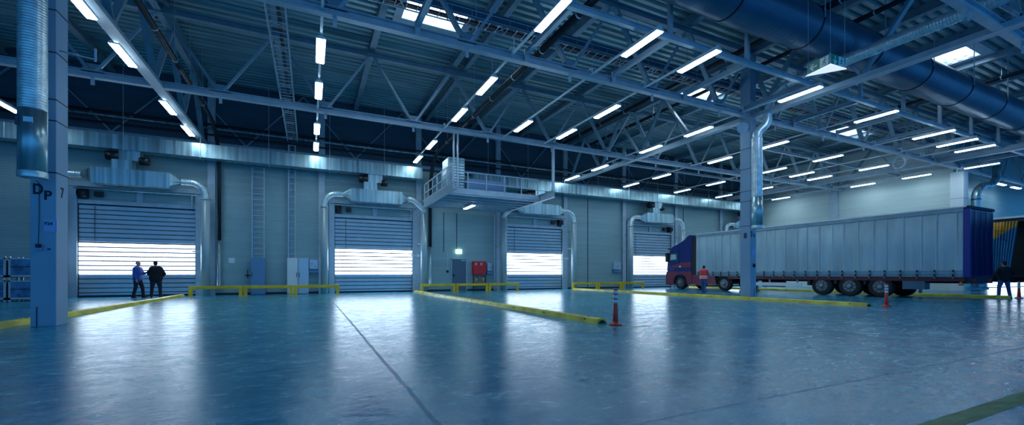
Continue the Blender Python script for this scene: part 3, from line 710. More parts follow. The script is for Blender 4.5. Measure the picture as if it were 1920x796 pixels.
# conduits high right
t = empty('exit_lantern', (11.9, 6.2, 6.5), 'green and white three sided exit sign hanging on wires at upper right', 'exit sign')
A = (11.67, 6.03); B = (11.80, 6.62); Cc = (12.25, 6.0)
zb, zt = 6.32, 6.60
mb = MB(); mb.prism([A, Cc, B], zb+.01, zt, 'z'); mb.build('sign_body', M_green, t)
MB().prism([(A[0]-.02, A[1]-.02), (Cc[0]+.04, Cc[1]-.02), (B[0]-.02, B[1]+.05)], zb-.012, zb+.01, 'z').build('base_plate', mat('lit_base_plate', (.8,.85,.9), .4, emit=(.75,.85,1), estr=.7), t)
mb = MB()
for q in (A, B, Cc): mb.tube([(q[0], q[1], zb), (q[0], q[1], zt+.02)], .014, 8); mb.tube([(q[0], q[1], zt), (q[0], q[1], ZR)], .004, 5)
mb.build('wires_and_corner_posts', M_steel_l, t)
wl = world_loc(t)
def sign_face(a, b_, arrow):
    a = Vector((*a, 0)); b_ = Vector((*b_, 0)); d = (b_-a).normalized(); n = Vector((d.y, -d.x, 0)); L = (b_-a).length
    o = a+n*.004
    Mx = frame(o+Vector((0,0,zb+.02))-wl, d, (0,0,1)); H_ = zt-zb-.03
    ax0, px0 = (0.06*L, .55*L) if arrow == 'left' else (.10*L, .55*L)
    MB().prism([(px0, .015), (px0+.38*L, .015), (px0+.38*L, H_-.01), (px0, H_-.01)], 0, .003, 'z').build('pictogram_panel', M_white, t, M=Mx)
    Mr = Mx @ Matrix.Translation((px0+.19*L, .01, .006))
    running_man(t, Mr, H_*.95, M_green)
    cx = ax0+.2*L; cz = H_/2; mb = MB()
    if arrow == 'left': mb.bar((cx-.08, cz, 0), (cx+.1, cz, 0), .035, .004).bar((cx-.09, cz, 0), (cx, cz+.08, 0), .035, .004).bar((cx-.09, cz, 0), (cx, cz-.08, 0), .035, .004)
    else: mb.bar((cx, cz+.1, 0), (cx, cz-.08, 0), .035, .004).bar((cx, cz-.1, 0), (cx-.07, cz-.01, 0), .035, .004).bar((cx, cz-.1, 0), (cx+.07, cz-.01, 0), .035, .004)
    mb.build('arrow', M_white, t, M=Mx @ Matrix.Translation((0, 0, .003)))
sign_face(B, A, 'left'); sign_face(A, Cc, 'down')

# ------------------------------------------------------------------ kerbs, barriers, bollards
def kerb(x0, x1, y0, y1, label, n):
    t = empty('yellow_kerb', ((x0+x1)/2, y0, 0), label, 'kerb', 'yellow lane kerbs')
    x0 += .05; x1 -= .04; mb = MB(); mb.prism([(x0, 0), (x1, 0), (x1-.04, .10), (x1-.08, .12), (x0+.08, .12), (x0+.04, .10)], y0+.0, y1); mb.build('kerb_body', M_kerb, t)
    MB().prism([(x0+.03, .01), (x1-.03, .01), (x1-.1, .08), (x0+.1, .08)], y0-.012, y0).build('end_cap', M_gap, t)
    mb = MB(); y = y0+.5
    while y < y1: mb.tube([((x0+x1)/2, y, .119), ((x0+x1)/2, y, .126)], .035, 8).box(x0+.01, x0+.04, y-.03, y+.03, .06, .08); y += 1.9
    mb.build('bolts', M_gap, t)
kerb(-5.95, -5.58, 9.0, 26.0, 'low yellow kerb on the floor passing behind left column toward first door', 0)
kerb(5.68, 6.05, 7.6, 26.0, 'low worn yellow kerb on the floor ending at the nearest red bollard', 1)
kerb(17.1, 17.5, 7.75, 25.6, 'long low yellow kerb on the floor in front of column eight', 2)
kerb(28.7, 29.07, 7.5, 25.6, 'low yellow kerb on the floor behind the trailer wheels', 3)
def bollard(x, y, h, label):
    t = empty('bollard', (x, y, 0), label, 'bollard', 'red and white bollards')
    MB().tube([(x, y, 0), (x, y, .03), (x, y, .035), (x, y, .08)], [.14, .14, .075, .06], 20).build('base', M_red, t)
    MB().tube([(x, y, .05), (x, y, .3), (x, y, h-.02), (x, y, h)], [.062, .05, .045, .03], 20).build('post', M_red, t)
    for k in range(3):
        z = h*(.60+.125*k); MB().tube([(x, y, z), (x, y, z+.07)], .049, 20).build('reflective_band', M_white, t)
bollard(5.98, 7.28, .80, 'red and white striped flexible bollard at centre, end of worn kerb')
bollard(17.75, 7.45, .78, 'red and white striped bollard in front of the trailer wheels')
bollard(29.6, 7.45, .78, 'red and white striped bollard by right edge near the man in jeans')
def barrier(x0, x1, label, y=26.0-.25, w_=.12):
    y = 25.75
    t = empty('guard_rail', ((x0+x1)/2, y, 0), label, 'guard rail', 'low yellow guard rails')
    MB().box(x0, x1, y-w_/2, y+w_/2, .36, .52).build('rail', M_yellow, t, bevel=.015)
    for x in (x0, x1-.16): MB().box(x, x+.16, y-w_/2+.005, y+w_/2-.005, .012, .37).box(x-.03, x+.19, y-w_/2-.03, y+w_/2+.03, 0, .012).build('leg', M_yellow, t)
where = ['between first door and cabinets', 'by the second door', 'under the platform', 'right of third door']
for (a, b_, nm) in ((-5.45, 1.5, 'between the first and second doors'), (6.1, 12.85, 'under the platform'), (17.2, 24.0, 'left of the fourth door')):
    L = (b_-a)/3
    for k in range(3):
        barrier(a+L*k+.02, a+L*(k+1)-.02, 'low yellow guard rail %s, %s piece of three' % (nm, ('left', 'middle', 'right')[k]))
for xx in ((3.9, 40, 1.35, 1.50, 'faded yellow painted line on the floor at lower right'), (4.4, 6.6, 6.85, 6.9, 'thin faint yellow painted line just before the centre bollard')):
    tag(MB().box(xx[0], xx[1], xx[2], xx[3], 0.0005, .002).build('floor_marking', mat('worn_yellow_line', (.20, .27, .10), .5, 0, .5, (3, 12, 1))), xx[4], 'floor marking')

# ------------------------------------------------------------------ stacked cages at left
def cage(parent, x0, z0):
    x1 = x0+1.2; y0, y1 = 24.3, 25.2; h = .92
    mb = MB()
    for x in (x0, x1-.06):
        for y in (y0, y1-.06): mb.box(x, x+.06, y, y+.06, z0, z0+h)
    mb.box(x0, x1, y0, y0+.05, z0+.08, z0+.15).box(x0, x1, y1-.05, y1, z0+.08, z0+.15).box(x0, x1, y0, y0+.05, z0+h-.12, z0+h-.07).box(x0, x1, y1-.05, y1, z0+h-.12, z0+h-.07)
    mb.build('frame', M_steel_l, parent)
    mb = MB().box(x0+.06, x1-.06, y0+.01, y0+.03, z0+.15, z0+h-.12).box(x0+.02, x0+.04, y0+.06, y1-.06, z0+.15, z0+h-.12).box(x1-.04, x1-.02, y0+.06, y1-.06, z0+.15, z0+h-.12).box(x0+.06, x1-.06, y1-.03, y1-.01, z0+.15, z0+h-.12)
    mb.build('sheet_sides', mat('cage_sheet', (.07,.15,.26), .3, .5, .5, (4,4,4)), parent)
    MB().box(x0+.06, x1-.06, y0-.005, y0+.01, z0+.48, z0+.51).box(x0, x1, y0, y1, z0+.06, z0+.08).build('fold_joint', M_gap, parent)
k = 0
for x0, wx in ((-11.07, 'right'), (-12.35, 'left')):
    for z0, wz in ((0.0, 'bottom'), (.92, 'top')):
        e = empty('pallet_cage', (x0+.6, 24.75, z0), 'metal stacking cage at far left, %s of the %s stack' % (wz, wx), 'cage', 'stacked metal cages by the left wall')
        cage(e, x0, z0)
        MB().box(x0+.1, x0+1.1, 24.45, 25.05, z0+.09, z0+.55).build('contents', M_gap, e)

# ------------------------------------------------------------------ truck
M_tblue = mat('truck_blue', (0.010, 0.03, 0.20), 0.3, 0.1)
M_tblue2 = mat('trailer_door_blue', (0.006, 0.016, 0.10), 0.35, 0.1, .1)
M_tred = mat('truck_red', (0.24, 0.04, 0.08), 0.35, 0.1); M_rave = mat('dark_red_rail', (0.10, 0.012, 0.035), 0.4)
M_tyre = mat('tyre_rubber', (0.012, 0.014, 0.018), 0.75)
M_hub = mat('wheel_steel', (0.26, 0.31, 0.36), 0.4, 0.6)
M_glass = mat('cab_glass', (0.05, 0.13, 0.16), 0.08)
def wheel(parent, x, y, r=.5, w_=.3, out=-1, name='wheel'):
    wm = MB(); 
    wm.tube([(x, y, r), (x+out*.03, y, r), (x+out*(w_-.03), y, r), (x+out*w_, y, r)], [r-.04, r, r, r-.04], 36)
    o = wm.build(name, M_tyre, parent)
    a = x+out*w_
    MB().tube([(a, y, r), (a+out*.004, y, r)], .30, 28).build('rim', mat('rim_grey', (.10,.13,.17), .4, .5), o)
    b = MB(); b.tube([(a, y, r), (a+out*.05, y, r), (a+out*.09, y, r)], [.13, .12, .07], 20)
    for k in range(10):
        q = 2*PI*k/10; b.tube([(a, y+.17*math.cos(q), r+.17*math.sin(q)), (a+out*.035, y+.17*math.cos(q), r+.17*math.sin(q))], .018, 8)
    b.build('hub', M_hub, o)
    b = MB()
    for k in range(8):
        q = 2*PI*k/8+.2; b.tube([(a+out*.003, y+.235*math.cos(q), r+.235*math.sin(q)), (a+out*.008, y+.235*math.cos(q), r+.235*math.sin(q))], .035, 10)
    b.build('rim_holes', M_hub, o)
    return o
TX0, TX1 = 25.0, 27.5
def tractor():
    t = empty('truck_tractor', (26.25, 22.3, 0), 'dark blue and red truck cab facing the fourth roller door', 'truck')
    X0, X1 = TX0+.02, TX1-.02
    prof = [(24.28, .92), (24.36, 1.5), (24.3, 2.1), (24.05, 2.95), (23.8, 3.22), (23.2, 3.42), (22.75, 3.62), (22.3, 3.95), (22.15, 4.0), (21.98, 3.95), (21.98, .98), (23.4, .98)]
    MB().prism(prof, X0, X1, 'x').build('cab', M_tblue, t, bevel=.05)
    # side window, door lines, stripe
    MB().prism([(24.1, 2.1), (24.0, 2.72), (23.3, 2.72), (23.2, 2.12)], X0-.012, X0+.02, 'x').build('side_window', M_glass, t)
    MB().prism([(23.98, 2.2), (23.93, 2.62), (23.45, 2.62), (23.4, 2.25)], X0-.016, X0-.01, 'x').build('window_pale_panel', mat('pale_panel', (.55, .75, .78), .5), t)  # pale panel set over the middle of the side window
    MB().prism([(24.37, 1.62), (23.9, 1.72), (22.9, 2.0), (22.05, 2.0), (22.05, 1.62)], X0-.008, X0+.01, 'x').build('red_stripe', M_tred, t)
    mb = MB()
    for y in (23.15, 22.1): mb.box(X0-.01, X0+.01, y-.01, y+.01, 1.0, 3.3)
    mb.box(X0-.01, X0+.01, 22.1, 23.15, 3.05, 3.07); mb.build('door_seam', M_gap, t)
    MB().box(X0-.05, X0, 22.95, 23.1, 1.62, 1.75).build('door_handle', M_white, t)
    # lower red skirt with wheel arch
    arch = [(23.05+.62*math.cos(a), .5+.62*math.sin(a)) for a in [PI*(1-k/12)*1.0 for k in range(13)]]
    arch = [(q[0], max(.42, q[1])) for q in arch]
    sk = [(24.38, .35), (24.4, 1.12), (24.36, 1.3), (21.98, 1.3), (21.98, .42)]+arch
    MB().prism([(24.4, .34), (24.42, 1.1), (24.36, 1.32), (21.98, 1.32), (21.98, .4), (22.43, .4)]+[(23.05-.62*math.cos(PI*k/12), .5+.62*math.sin(PI*k/12)) for k in range(13)]+[(23.67, .34)], X0-.02, X0+.3, 'x').build('skirt', M_tred, t)
    MB().prism([(24.4, .34), (24.42, 1.1), (24.36, 1.32), (21.98, 1.32), (21.98, .4), (22.43, .4)]+[(23.05-.62*math.cos(PI*k/12), .5+.62*math.sin(PI*k/12)) for k in range(13)]+[(23.67, .34)], X1-.3, X1+.02, 'x').build('skirt', M_tred, t)
    MB().box(X0, X1, 24.2, 24.5, .3, 1.0).build('bumper', M_tred, t, bevel=.04)
    MB().prism([(24.4, 1.5), (24.13, 2.85), (24.18, 2.85), (24.45, 1.5)], X0+.15, X1-.15, 'x').build('windscreen', M_glass, t)
    MB().box(X0+.05, X1-.05, 23.85, 24.3, 3.0, 3.1).build('sun_visor', M_gap, t)
    MB().tube([(X0+.3, 23.7, 3.3), (X0+.3, 23.7, 3.46)], .06, 10).build('beacon', M_white, t)
    MB().box(X0-.26, X0-.06, 24.05, 24.25, 2.05, 2.75).bar((X0, 24.15, 2.72), (X0-.2, 24.15, 2.72), .03, .03).build('mirror', M_dark, t)
    MB().box(X0+.1, X0+.4, 24.5, 24.53, .55, .8).build('headlight', M_white, t); MB().box(X1-.4, X1-.1, 24.5, 24.53, .55, .8).build('headlight', M_white, t)
    mb = MB(); 
    for k, (a, b_, z) in enumerate(((24.2, 23.55, 1.52), (24.1, 23.65, 1.44))): mb.bar((X0-.005, a, z), (X0-.005, b_, z), .006, .03, (1,0,0))
    mb.build('white_lettering', mat('pale_lettering', (.45, .6, .8), .5), t)
    # rear deflector, chassis, side fairing, wheels
    MB().box(X0+.03, X0+.12, 21.62, 21.98, 1.0, 3.9).build('side_deflector', M_dark, t); MB().box(X1-.12, X1-.03, 21.62, 21.98, 1.0, 3.9).build('side_deflector', M_dark, t)
    MB().box(25.8, 26.0, 18.3, 24.0, .6, .9).box(26.5, 26.7, 18.3, 24.0, .6, .9).build('chassis_rail', M_gap, t)
    MB().prism([(21.96, .4), (21.96, 1.08), (20.05, .98), (19.95, .42), (21.1, .42), (21.2, .3), (21.5, .3), (21.55, .4)], X0-.01, X0+.25, 'x').build('side_fairing', M_tred, t)
    MB().prism([(21.96, .4), (21.96, 1.08), (20.05, .98), (19.95, .42)], X1-.25, X1+.01, 'x').build('side_fairing', M_tred, t)
    for y in (23.05, 19.35):
        for x, o_ in ((X0+.32, -1), (X1-.32, 1)): wheel(t, x, y, .49, .3, o_)
    for s in (X0+.02, X1-.32): 
        ar = [(19.35+.6*math.cos(a), .5+.56*math.sin(a)) for a in [PI*k/12 for k in range(13)]]; ar2 = [(19.35+.56*math.cos(a), .5+.52*math.sin(a)) for a in [PI*(12-k)/12 for k in range(13)]]
        MB().prism([(a, min(b_, .98)) for a, b_ in ar]+[(a, min(b_, .96)) for a, b_ in ar2], s, s+.3, 'x').build('mudguard', M_dark, t)
tractor()
def curtain_mat(name, col):
    m = mat(name, col, .5, 0, .16, (.01, 1.5, .5)); return m
M_curt = curtain_mat('grey_curtain', (0.36, 0.52, 0.62))
M_seam = mat('curtain_seam', (0.46, 0.62, 0.72), .5)
def trailer(X0, X1, Y0, Y1, label, z0=.97, zt=3.95, open_=False):
    t = empty('semi_trailer', ((X0+X1)/2, (Y0+Y1)/2, 0), label, 'trailer')
    return t
t = trailer(TX0, TX1, 7.7, 21.6, 'long trailer with a dirty pale grey-blue curtain side and blue rear doors')
X0, X1, Y0, Y1 = TX0, TX1, 7.7, 21.6
MB().box(X0+.05, X1-.05, Y0+.1, Y1-.02, 1.02, 1.2).build('load_floor', M_gap, t)
MB().box(X0+.1, X1-.1, Y1-.06, Y1, 1.0, 3.9).build('front_wall', M_cabw, t)
MB().box(X0+.02, X1-.02, Y0+.02, Y1, 3.9, 3.96).build('roof_sheet', M_white, t)
# wavy curtain side
def curtain(x, y0, y1, z0, z1, m, out=-1, name='curtain'):
    mb = MB(); n = 180; ps = []
    for i in range(n+1):
        y = y0+(y1-y0)*i/n; d = .012*math.sin(i*.9)+.008*math.sin(i*2.3+1)
        ps.append((y, d))
    k = len(mb.v)
    for (y, d) in ps:
        bul = .0
        mb.v += [(x+out*(d*.2), y, z1), (x+out*(.02+d), y, (z0+z1)/2), (x+out*(.015+d*1.5), y, z0+.3), (x+out*(.0+d*.5), y, z0)]
    for i in range(n):
        for j in range(3):
            a = k+i*4+j; mb.f.append((a, a+1, a+5, a+4)); mb.m.append(0); mb.sm.append(True)
    o = mb.build(name, m, t); s = o.modifiers.new('thickness', 'SOLIDIFY'); s.thickness = .008; return o
curtain(X0+.02, Y0+.12, Y1-.02, .98, 3.78, M_curt); curtain(X1-.02, Y0+.12, Y1-.02, .98, 3.78, M_curt, 1)
MB().box(X0-.012, X0+.06, Y0+.05, Y1, 3.77, 3.95).build('top_rail', M_steel, t); MB().box(X1-.06, X1+.012, Y0+.05, Y1, 3.77, 3.95).build('top_rail', M_steel, t)
MB().box(X0-.03, X0+.03, Y0+.05, Y1, 3.95, 4.0).build('roof_edge', M_white, t)
mb = MB()
for i in range(23):
    y = Y0+.35+.6*i+(.05*math.sin(i*2.1)); mb.box(X0-.026, X0-.012, y-.012, y+.015, 1.32, 3.78)
mb.build('curtain_seams', M_seam, t)
MB().box(X0-.04, X0-.028, Y0+.15, Y1-.05, 1.24, 1.27).box(X0-.035, X0-.025, Y0+.15, Y1-.05, 1.0, 1.03).build('hem_strap', M_steel, t)
for i in range(23):
    y = Y0+.45+.6*i
    o = MB().box(X0-.06, X0-.04, y-.03, y+.03, .95, 1.3).build('tension_strap', M_gap, t)
    MB().box(X0-.085, X0-.06, y-.035, y+.035, 1.12, 1.2).box(X0-.08, X0-.05, y-.03, y+.03, .93, .98).build('buckle', M_hub, o)
MB().box(X0+.0, X0+.1, Y0+.1, 19.0, .80, .97).build('side_rave', M_rave, t)
MB().box(25.8, 26.0, Y0+.3, 20.8, .7, 1.02).box(26.5, 26.7, Y0+.3, 20.8, .7, 1.02).build('chassis_rail', M_gap, t)
# rear
MB().box(X0+.03, X1, Y0, Y0+.1, 1.0, 3.88).build('rear_frame', M_tblue, t)
for a, b_ in ((X0+.1, (X0+X1)/2-.01), ((X0+X1)/2+.01, X1-.1)):
    d = MB().box(a, b_, Y0-.05, Y0, 1.08, 3.82).build('rear_door', M_tblue2, t)
    m_ = MB()
    for q in (a+.25, b_-.25): m_.tube([(q, Y0-.08, 1.1), (q, Y0-.08, 3.8)], .014, 8)
    m_.build('locking_bar', M_tblue, d)
MB().box(X0-.02, X1+.02, Y0-.06, Y0+.12, 3.88, 4.0).build('rear_header', M_gap, t)
MB().box(X0-.02, X0+.1, Y0-.06, Y0+.15, .98, 3.9).build('corner_post', mat('post_blue', (.012, .035, .28), .35), t)
MB().box(X0+.05, X1-.05, Y0-.02, Y0+.1, .72, .98).build('rear_beam', M_gap, t)
MB().box(X0+.2, X1-.2, Y0+.05, Y0+.15, .42, .55).box(25.7, 25.8, Y0+.05, Y0+.15, .5, .8).box(26.7, 26.8, Y0+.05, Y0+.15, .5, .8).build('underrun_bar', M_steel, t)
for x in (X0+.25, X1-.65): MB().box(x, x+.4, Y0-.04, Y0, .78, .92).build('tail_light', M_redbox, t)
MB().box(26.0, 26.5, Y0-.03, Y0-.0, .56, .68).build('number_plate', M_cabw, t)
MB().tube([(X0+.1, Y0+.25, .62), (X0+.1, Y0+.25, .85)], [.09, .02], 12).build('orange_cone_lamp', M_orange, t)
for y in (10.76, 12.05, 13.36):
    for x, o_ in ((X0+.34, -1), (X1-.34, 1)): wheel(t, x, y, .5, .32, o_)
    MB().tube([(X0+.3, y, .5), (X1-.3, y, .5)], .07, 12).build('axle', M_gap, t)
MB().box(X0+.02, X1-.02, 10.0, 14.1, .99, 1.02).box(X0+.04, X0+.3, 13.95, 14.1, .5, 1.0).box(X0+.04, X0+.3, 11.35, 11.45, .6, 1.0).box(X0+.04, X0+.3, 12.65, 12.75, .6, 1.0).build('mudguard', M_gap, t)
MB().box(X0+.02, X0+.5, 9.1, 9.9, .42, .92).build('tool_box', M_bigduct, t)
MB().box(X0+.02, X0+.06, 14.4, 18.1, .42, .62).build('side_guard', M_white, t); MB().box(X0+.06, X0+.1, 14.6, 14.7, .4, .9).box(X0+.06, X0+.1, 17.8, 17.9, .4, .9).box(X0+.06, X0+.1, 16.2, 16.3, .4, .9).build('guard_bracket', M_steel, t)
for x in (25.5, 26.9): MB().box(x, x+.12, 18.3, 18.42, .08, 1.0).box(x-.08, x+.2, 18.2, 18.52, .0, .06).build('landing_leg', M_steel, t)
MB().tube([(X0+.3, 15.5, .55), (X0+.3, 16.8, .55)], .2, 14).build('air_tank', M_dark, t)

# second trailer with open curtain
t = empty('semi_trailer', (32.8, 7.8, 0), 'dark open-sided trailer with gathered ochre and blue curtain at right edge', 'trailer')
X0, X1, Y0, Y1 = 31.6, 34.1, 1.2, 14.8
M_och = mat('ochre_curtain', (0.75, 0.42, 0.08), .6, 0, .25, (2, 2, .6)); M_cb = mat('blue_curtain', (0.06, 0.25, 0.45), .55, 0, .15, (3, 3, .3))
MB().box(X0, X1, Y0, Y1, .95, 1.15).build('load_floor', M_dark, t)
MB().box(X0, X1, Y0, Y1, 3.86, 3.93).build('roof_sheet', M_dark, t)
MB().box(X0-.03, X0+.04, Y0, Y1, 3.9, 4.0).build('roof_edge', M_white, t)
MB().box(X0, X0+.08, Y0, Y1, 3.72, 3.9).build('top_rail', M_gap, t)
MB().box(X1-.04, X1, Y0, Y1, 1.1, 3.9).build('far_side', M_dark, t)
MB().box(X0, X1, Y1-.06, Y1, 1.1, 3.9).build('front_wall', M_dark, t)
MB().box(X0, X1, Y0, Y0+.06, 1.1, 3.9).build('rear_wall', M_dark, t)
# gathered curtain (folded), ochre above, blue below with slanting border
mb = MB(); n = 60; ya, yb = 8.95, 7.98
def gx(i): return X0-.03+.09*math.sin(i*.95)
for i in range(n+1):
    f = i/n; ytop = ya+(yb-ya)*f; ybot = ya+(yb+.28-ya)*f; zs = 2.75+.75*f
    mb.v += [(gx(i), ytop, 3.75), (gx(i), ytop+(ybot-ytop)*(3.75-zs)/2.7, zs), (gx(i)*.6+.4*X0, ybot, 1.3), (X0, ybot, 1.05)]
for i in range(n):
    for j in range(3):
        a = i*4+j; mb.f.append((a, a+1, a+5, a+4)); mb.m.append(0 if j == 0 else 1); mb.sm.append(True)
o = mb.build('gathered_curtain', [M_och, M_cb], t); s = o.modifiers.new('thickness', 'SOLIDIFY'); s.thickness = .01
mb = MB()
for k in range(3): mb.bar((X0-.13, 8.75-.1*k, 3.35-.2*k), (X0-.13, 8.4-.05*k, 3.3-.25*k), .01, .07, (1,0,0))
mb.build('dark_marking', M_gap, t)
for y in (3.2, 4.5, 5.8):
    for x, o_ in ((X0+.34, -1), (X1-.34, 1)): wheel(t, x, y, .5, .32, o_)
for x in (32.2, 33.4): MB().box(x, x+.12, 12.3, 12.42, .0, 1.0).build('landing_leg', M_steel, t)
MB().box(32.3, 32.5, Y0+.3, 14, .7, .95).box(33.2, 33.4, Y0+.3, 14, .7, .95).build('chassis_rail', M_gap, t)
roller_door(7, 53.5, yw=14.2, z_win=(-.1, 2.0), wdt=9.0)

# ------------------------------------------------------------------ people
M_skin = mat('skin', (0.75, 0.36, 0.28), .5); M_hair_d = mat('dark_hair', (0.008, 0.009, 0.014), .7); M_hair_g = mat('grey_hair', (0.30, 0.30, 0.32), .7)
M_jeans = mat('blue_jeans', (0.03, 0.10, 0.30), .8, 0, .3, (20, 20, 8)); M_navy = mat('dark_trousers', (0.008, 0.014, 0.035), .8)
M_bluej = mat('blue_jacket', (0.02, 0.08, 0.42), .7, 0, .2, (8, 8, 8)); M_blackj = mat('black_jacket', (0.006, 0.008, 0.016), .8)
M_redj = mat('red_work_jacket', (0.85, 0.05, 0.05), .7); M_shoe = mat('black_shoes', (0.01, 0.01, 0.013), .5)
def capsule(mb, a, b, ra, rb, seg=12, sq=(1, 1)):
    a = Vector(a); b = Vector(b); d = (b-a).normalized() if (b-a).length > 1e-5 else Vector((0,0,1))
    pts, rr = [], []
    for k in range(5):
        q = PI/2*k/4; pts.append(a-d*ra*math.cos(q)); rr.append(max(1e-4, ra*math.sin(q)))
    for k in range(5):
        q = PI/2*k/4; pts.append(b+d*rb*math.sin(q)); rr.append(max(1e-4, rb*math.cos(q)))
    mb.tube(pts, rr, seg)
def ellipsoid(mb, c, rx, ry, rz, rot=None, n=12, m=16):
    k = len(mb.v); c = Vector(c)
    for i in range(n+1):
        th = PI*i/n; 
        for j in range(m):
            ph = 2*PI*j/m; p = Vector((rx*math.sin(th)*math.cos(ph), ry*math.sin(th)*math.sin(ph), rz*math.cos(th)))
            if rot: p = rot @ p
            mb.v.append(tuple(c+p))
    for i in range(n):
        for j in range(m):
            a = k+i*m+j; b = k+i*m+(j+1) % m; mb.f.append((a, b, b+m, a+m)); mb.m.append(mb.mi); mb.sm.append(True)
def blob(name, mb, m, parent, vox, smooth=3):
    me = bpy.data.meshes.new(name); me.from_pydata([tuple(v) for v in mb.v], [], mb.f)
    bm = bmesh.new(); bm.from_mesh(me); bmesh.ops.remove_doubles(bm, verts=bm.verts, dist=1e-5); bmesh.ops.recalc_face_normals(bm, faces=bm.faces); bm.to_mesh(me); bm.free()
    me.materials.append(m)
    o = bpy.data.objects.new(name, me); COL.objects.link(o); o.parent = parent
    r = o.modifiers.new('r', 'REMESH'); r.mode = 'VOXEL'; r.voxel_size = vox; r.use_smooth_shade = True
    s = o.modifiers.new('s', 'SMOOTH'); s.iterations = smooth; s.factor = .5
    bpy.context.view_layer.update()
    nm = bpy.data.meshes.new_from_object(o.evaluated_get(bpy.context.evaluated_depsgraph_get()))
    o.modifiers.clear(); o.data = nm; nm.name = name; nm.polygons.foreach_set('use_smooth', [True]*len(nm.polygons))
    return o
def person(name_label, loc, rz, J, top, trousers, hair, band=False, bald=False, bulk=1.0, H=1.76):
    t = empty('person', loc, name_label, 'person', local=True, rz=rz)
    s = H/1.76; t.scale = (s, s, s)
    V = {k: Vector(v) for k, v in J.items() if k[0] != '_'}
    hr = Matrix.Rotation(J.get('_headyaw', 0), 3, 'Z') @ Matrix.Rotation(J.get('_headpitch', 0), 3, 'X')
    hd = V['head']; b = MB()
    # head facing +y
    def h(x, y, z): return hd+hr @ Vector((x, y, z))
    ellipsoid(b, h(0, -.005, .03), .075, .095, .10, hr); ellipsoid(b, h(0, .02, -.05), .058, .07, .065, hr)
    ellipsoid(b, h(0, .055, -.092), .028, .025, .022, hr)
    capsule(b, h(0, .088, .01), h(0, .112, -.025), .010, .015, 8)      # nose
    for sx in (-1, 1):
        ellipsoid(b, h(sx*.078, -.01, -.01), .012, .022, .034, hr, 8, 10)   # ears
        ellipsoid(b, h(sx*.035, .072, -.02), .022, .018, .016, hr, 8, 10)
    ellipsoid(b, h(0, .09, -.058), .024, .010, .010, hr, 8, 10)
    capsule(b, V['neck'], h(0, -.015, -.08), .062, .058)
    # torso
    for z0, z1, r0, r1 in (('pelvis', 'waist', .12, .115), ('waist', 'chest', .115, .125)):
        for sx in (-1, 0, 1):
            o = V['_side']*.07*sx*bulk if '_side' in V else Vector((.07*sx*bulk, 0, 0)); capsule(b, V[z0]+o, V[z1]+o, r0*bulk, r1*bulk)
    capsule(b, V['chest']+Vector((0,0,.05)), V['neck'], .10, .065)
    for S in ('L', 'R'):
        capsule(b, V['chest']+(V['sh'+S]-V['chest'])*.4+Vector((0,0,.04)), V['sh'+S], .08, .062)
        capsule(b, V['sh'+S], V['el'+S], .052, .040); capsule(b, V['el'+S], V['wr'+S], .041, .028)
        capsule(b, V['hip'+S], V['kn'+S], .092*bulk, .060); capsule(b, V['kn'+S], V['an'+S], .058, .040)
        f = V['ft'+S]; capsule(b, V['an'+S]-Vector((0,0,.03)), V['an'+S]+(f-V['an'+S])*.9-Vector((0,0,.02)), .038, .03)
        # hand: palm and five fingers
        d = (V['hd'+S]-V['wr'+S]).normalized(); side = d.cross(V['pn'+S]).normalized(); pn = V['pn'+S].normalized()
        w0 = V['wr'+S]
        for q in (-.026, -.009, .009, .026): capsule(b, w0+d*.02+side*q*.7, w0+d*.088+side*q, .015, .0125, 8)
        for q, L in ((-.030, .066), (-.010, .078), (.010, .074), (.030, .058)):
            a = w0+d*.09+side*q; m1 = a+d*L*.5+pn*.008; m2 = m1+(d*.8+pn*.6).normalized()*L*.5
            capsule(b, a, m1, .0095, .0088, 8); capsule(b, m1, m2, .0086, .0072, 8)
        a = w0+d*.03-side*.03; m1 = a-side*.025+d*.035+pn*.01; capsule(b, a, m1, .012, .0105, 8); capsule(b, m1, m1+d*.03+pn*.008, .010, .008, 8)
    blob('body', b, M_skin, t, .0075, 2)
    # jacket
    c = MB()
    for z0, z1, r0, r1 in (('hem', 'waist', .135, .13), ('waist', 'chest', .13, .145)):
        for sx in (-1, -.66, -.33, 0, .33, .66, 1):
            o = Vector((.072*sx*bulk, 0, 0)); capsule(c, V[z0]+o, V[z1]+o, r0*bulk, r1*bulk)
    capsule(c, V['chest']+Vector((0,0,.05)), V['neck']-Vector((0,0,.03)), .12, .078)
    for S in ('L', 'R'):
        capsule(c, V['chest']+(V['sh'+S]-V['chest'])*.4+Vector((0,0,.04)), V['sh'+S], .098, .078)
        capsule(c, V['sh'+S], V['el'+S], .070, .058); capsule(c, V['el'+S], V['wr'+S]+(V['el'+S]-V['wr'+S])*.08, .058, .044)
    jk = blob('jacket', c, top, t, .014, 3)
    c = MB(); capsule(c, V['pelvis']+Vector((-.06,0,0)), V['pelvis']+Vector((.06,0,0)), .13*bulk, .13*bulk); capsule(c, V['pelvis'], V['waist']-Vector((0,0,.03)), .125*bulk, .12*bulk)
    for S in ('L', 'R'):
        capsule(c, V['hip'+S], V['kn'+S], .108*bulk, .078); capsule(c, V['kn'+S], V['an'+S]-Vector((0,0,.02)), .076, .064)
    blob('trousers', c, trousers, t, .014, 3)
    for S in ('L', 'R'):
        c = MB(); an = V['an'+S]; f = V['ft'+S]; dd_ = (f-an); dd_.z = 0; dd_.normalize()
        p0 = Vector((an.x, an.y, .045))-dd_*.05; capsule(c, p0, p0+dd_*.14, .045, .043); capsule(c, p0+dd_*.12, p0+dd_*.235, .043, .033); capsule(c, p0+dd_*.05, Vector((an.x, an.y, .1)), .045, .05)
        o = blob('shoe', c, M_shoe, t, .012, 2)
        zmin = min(v.co.z for v in o.data.vertices); o.location.z -= zmin
    c = MB()
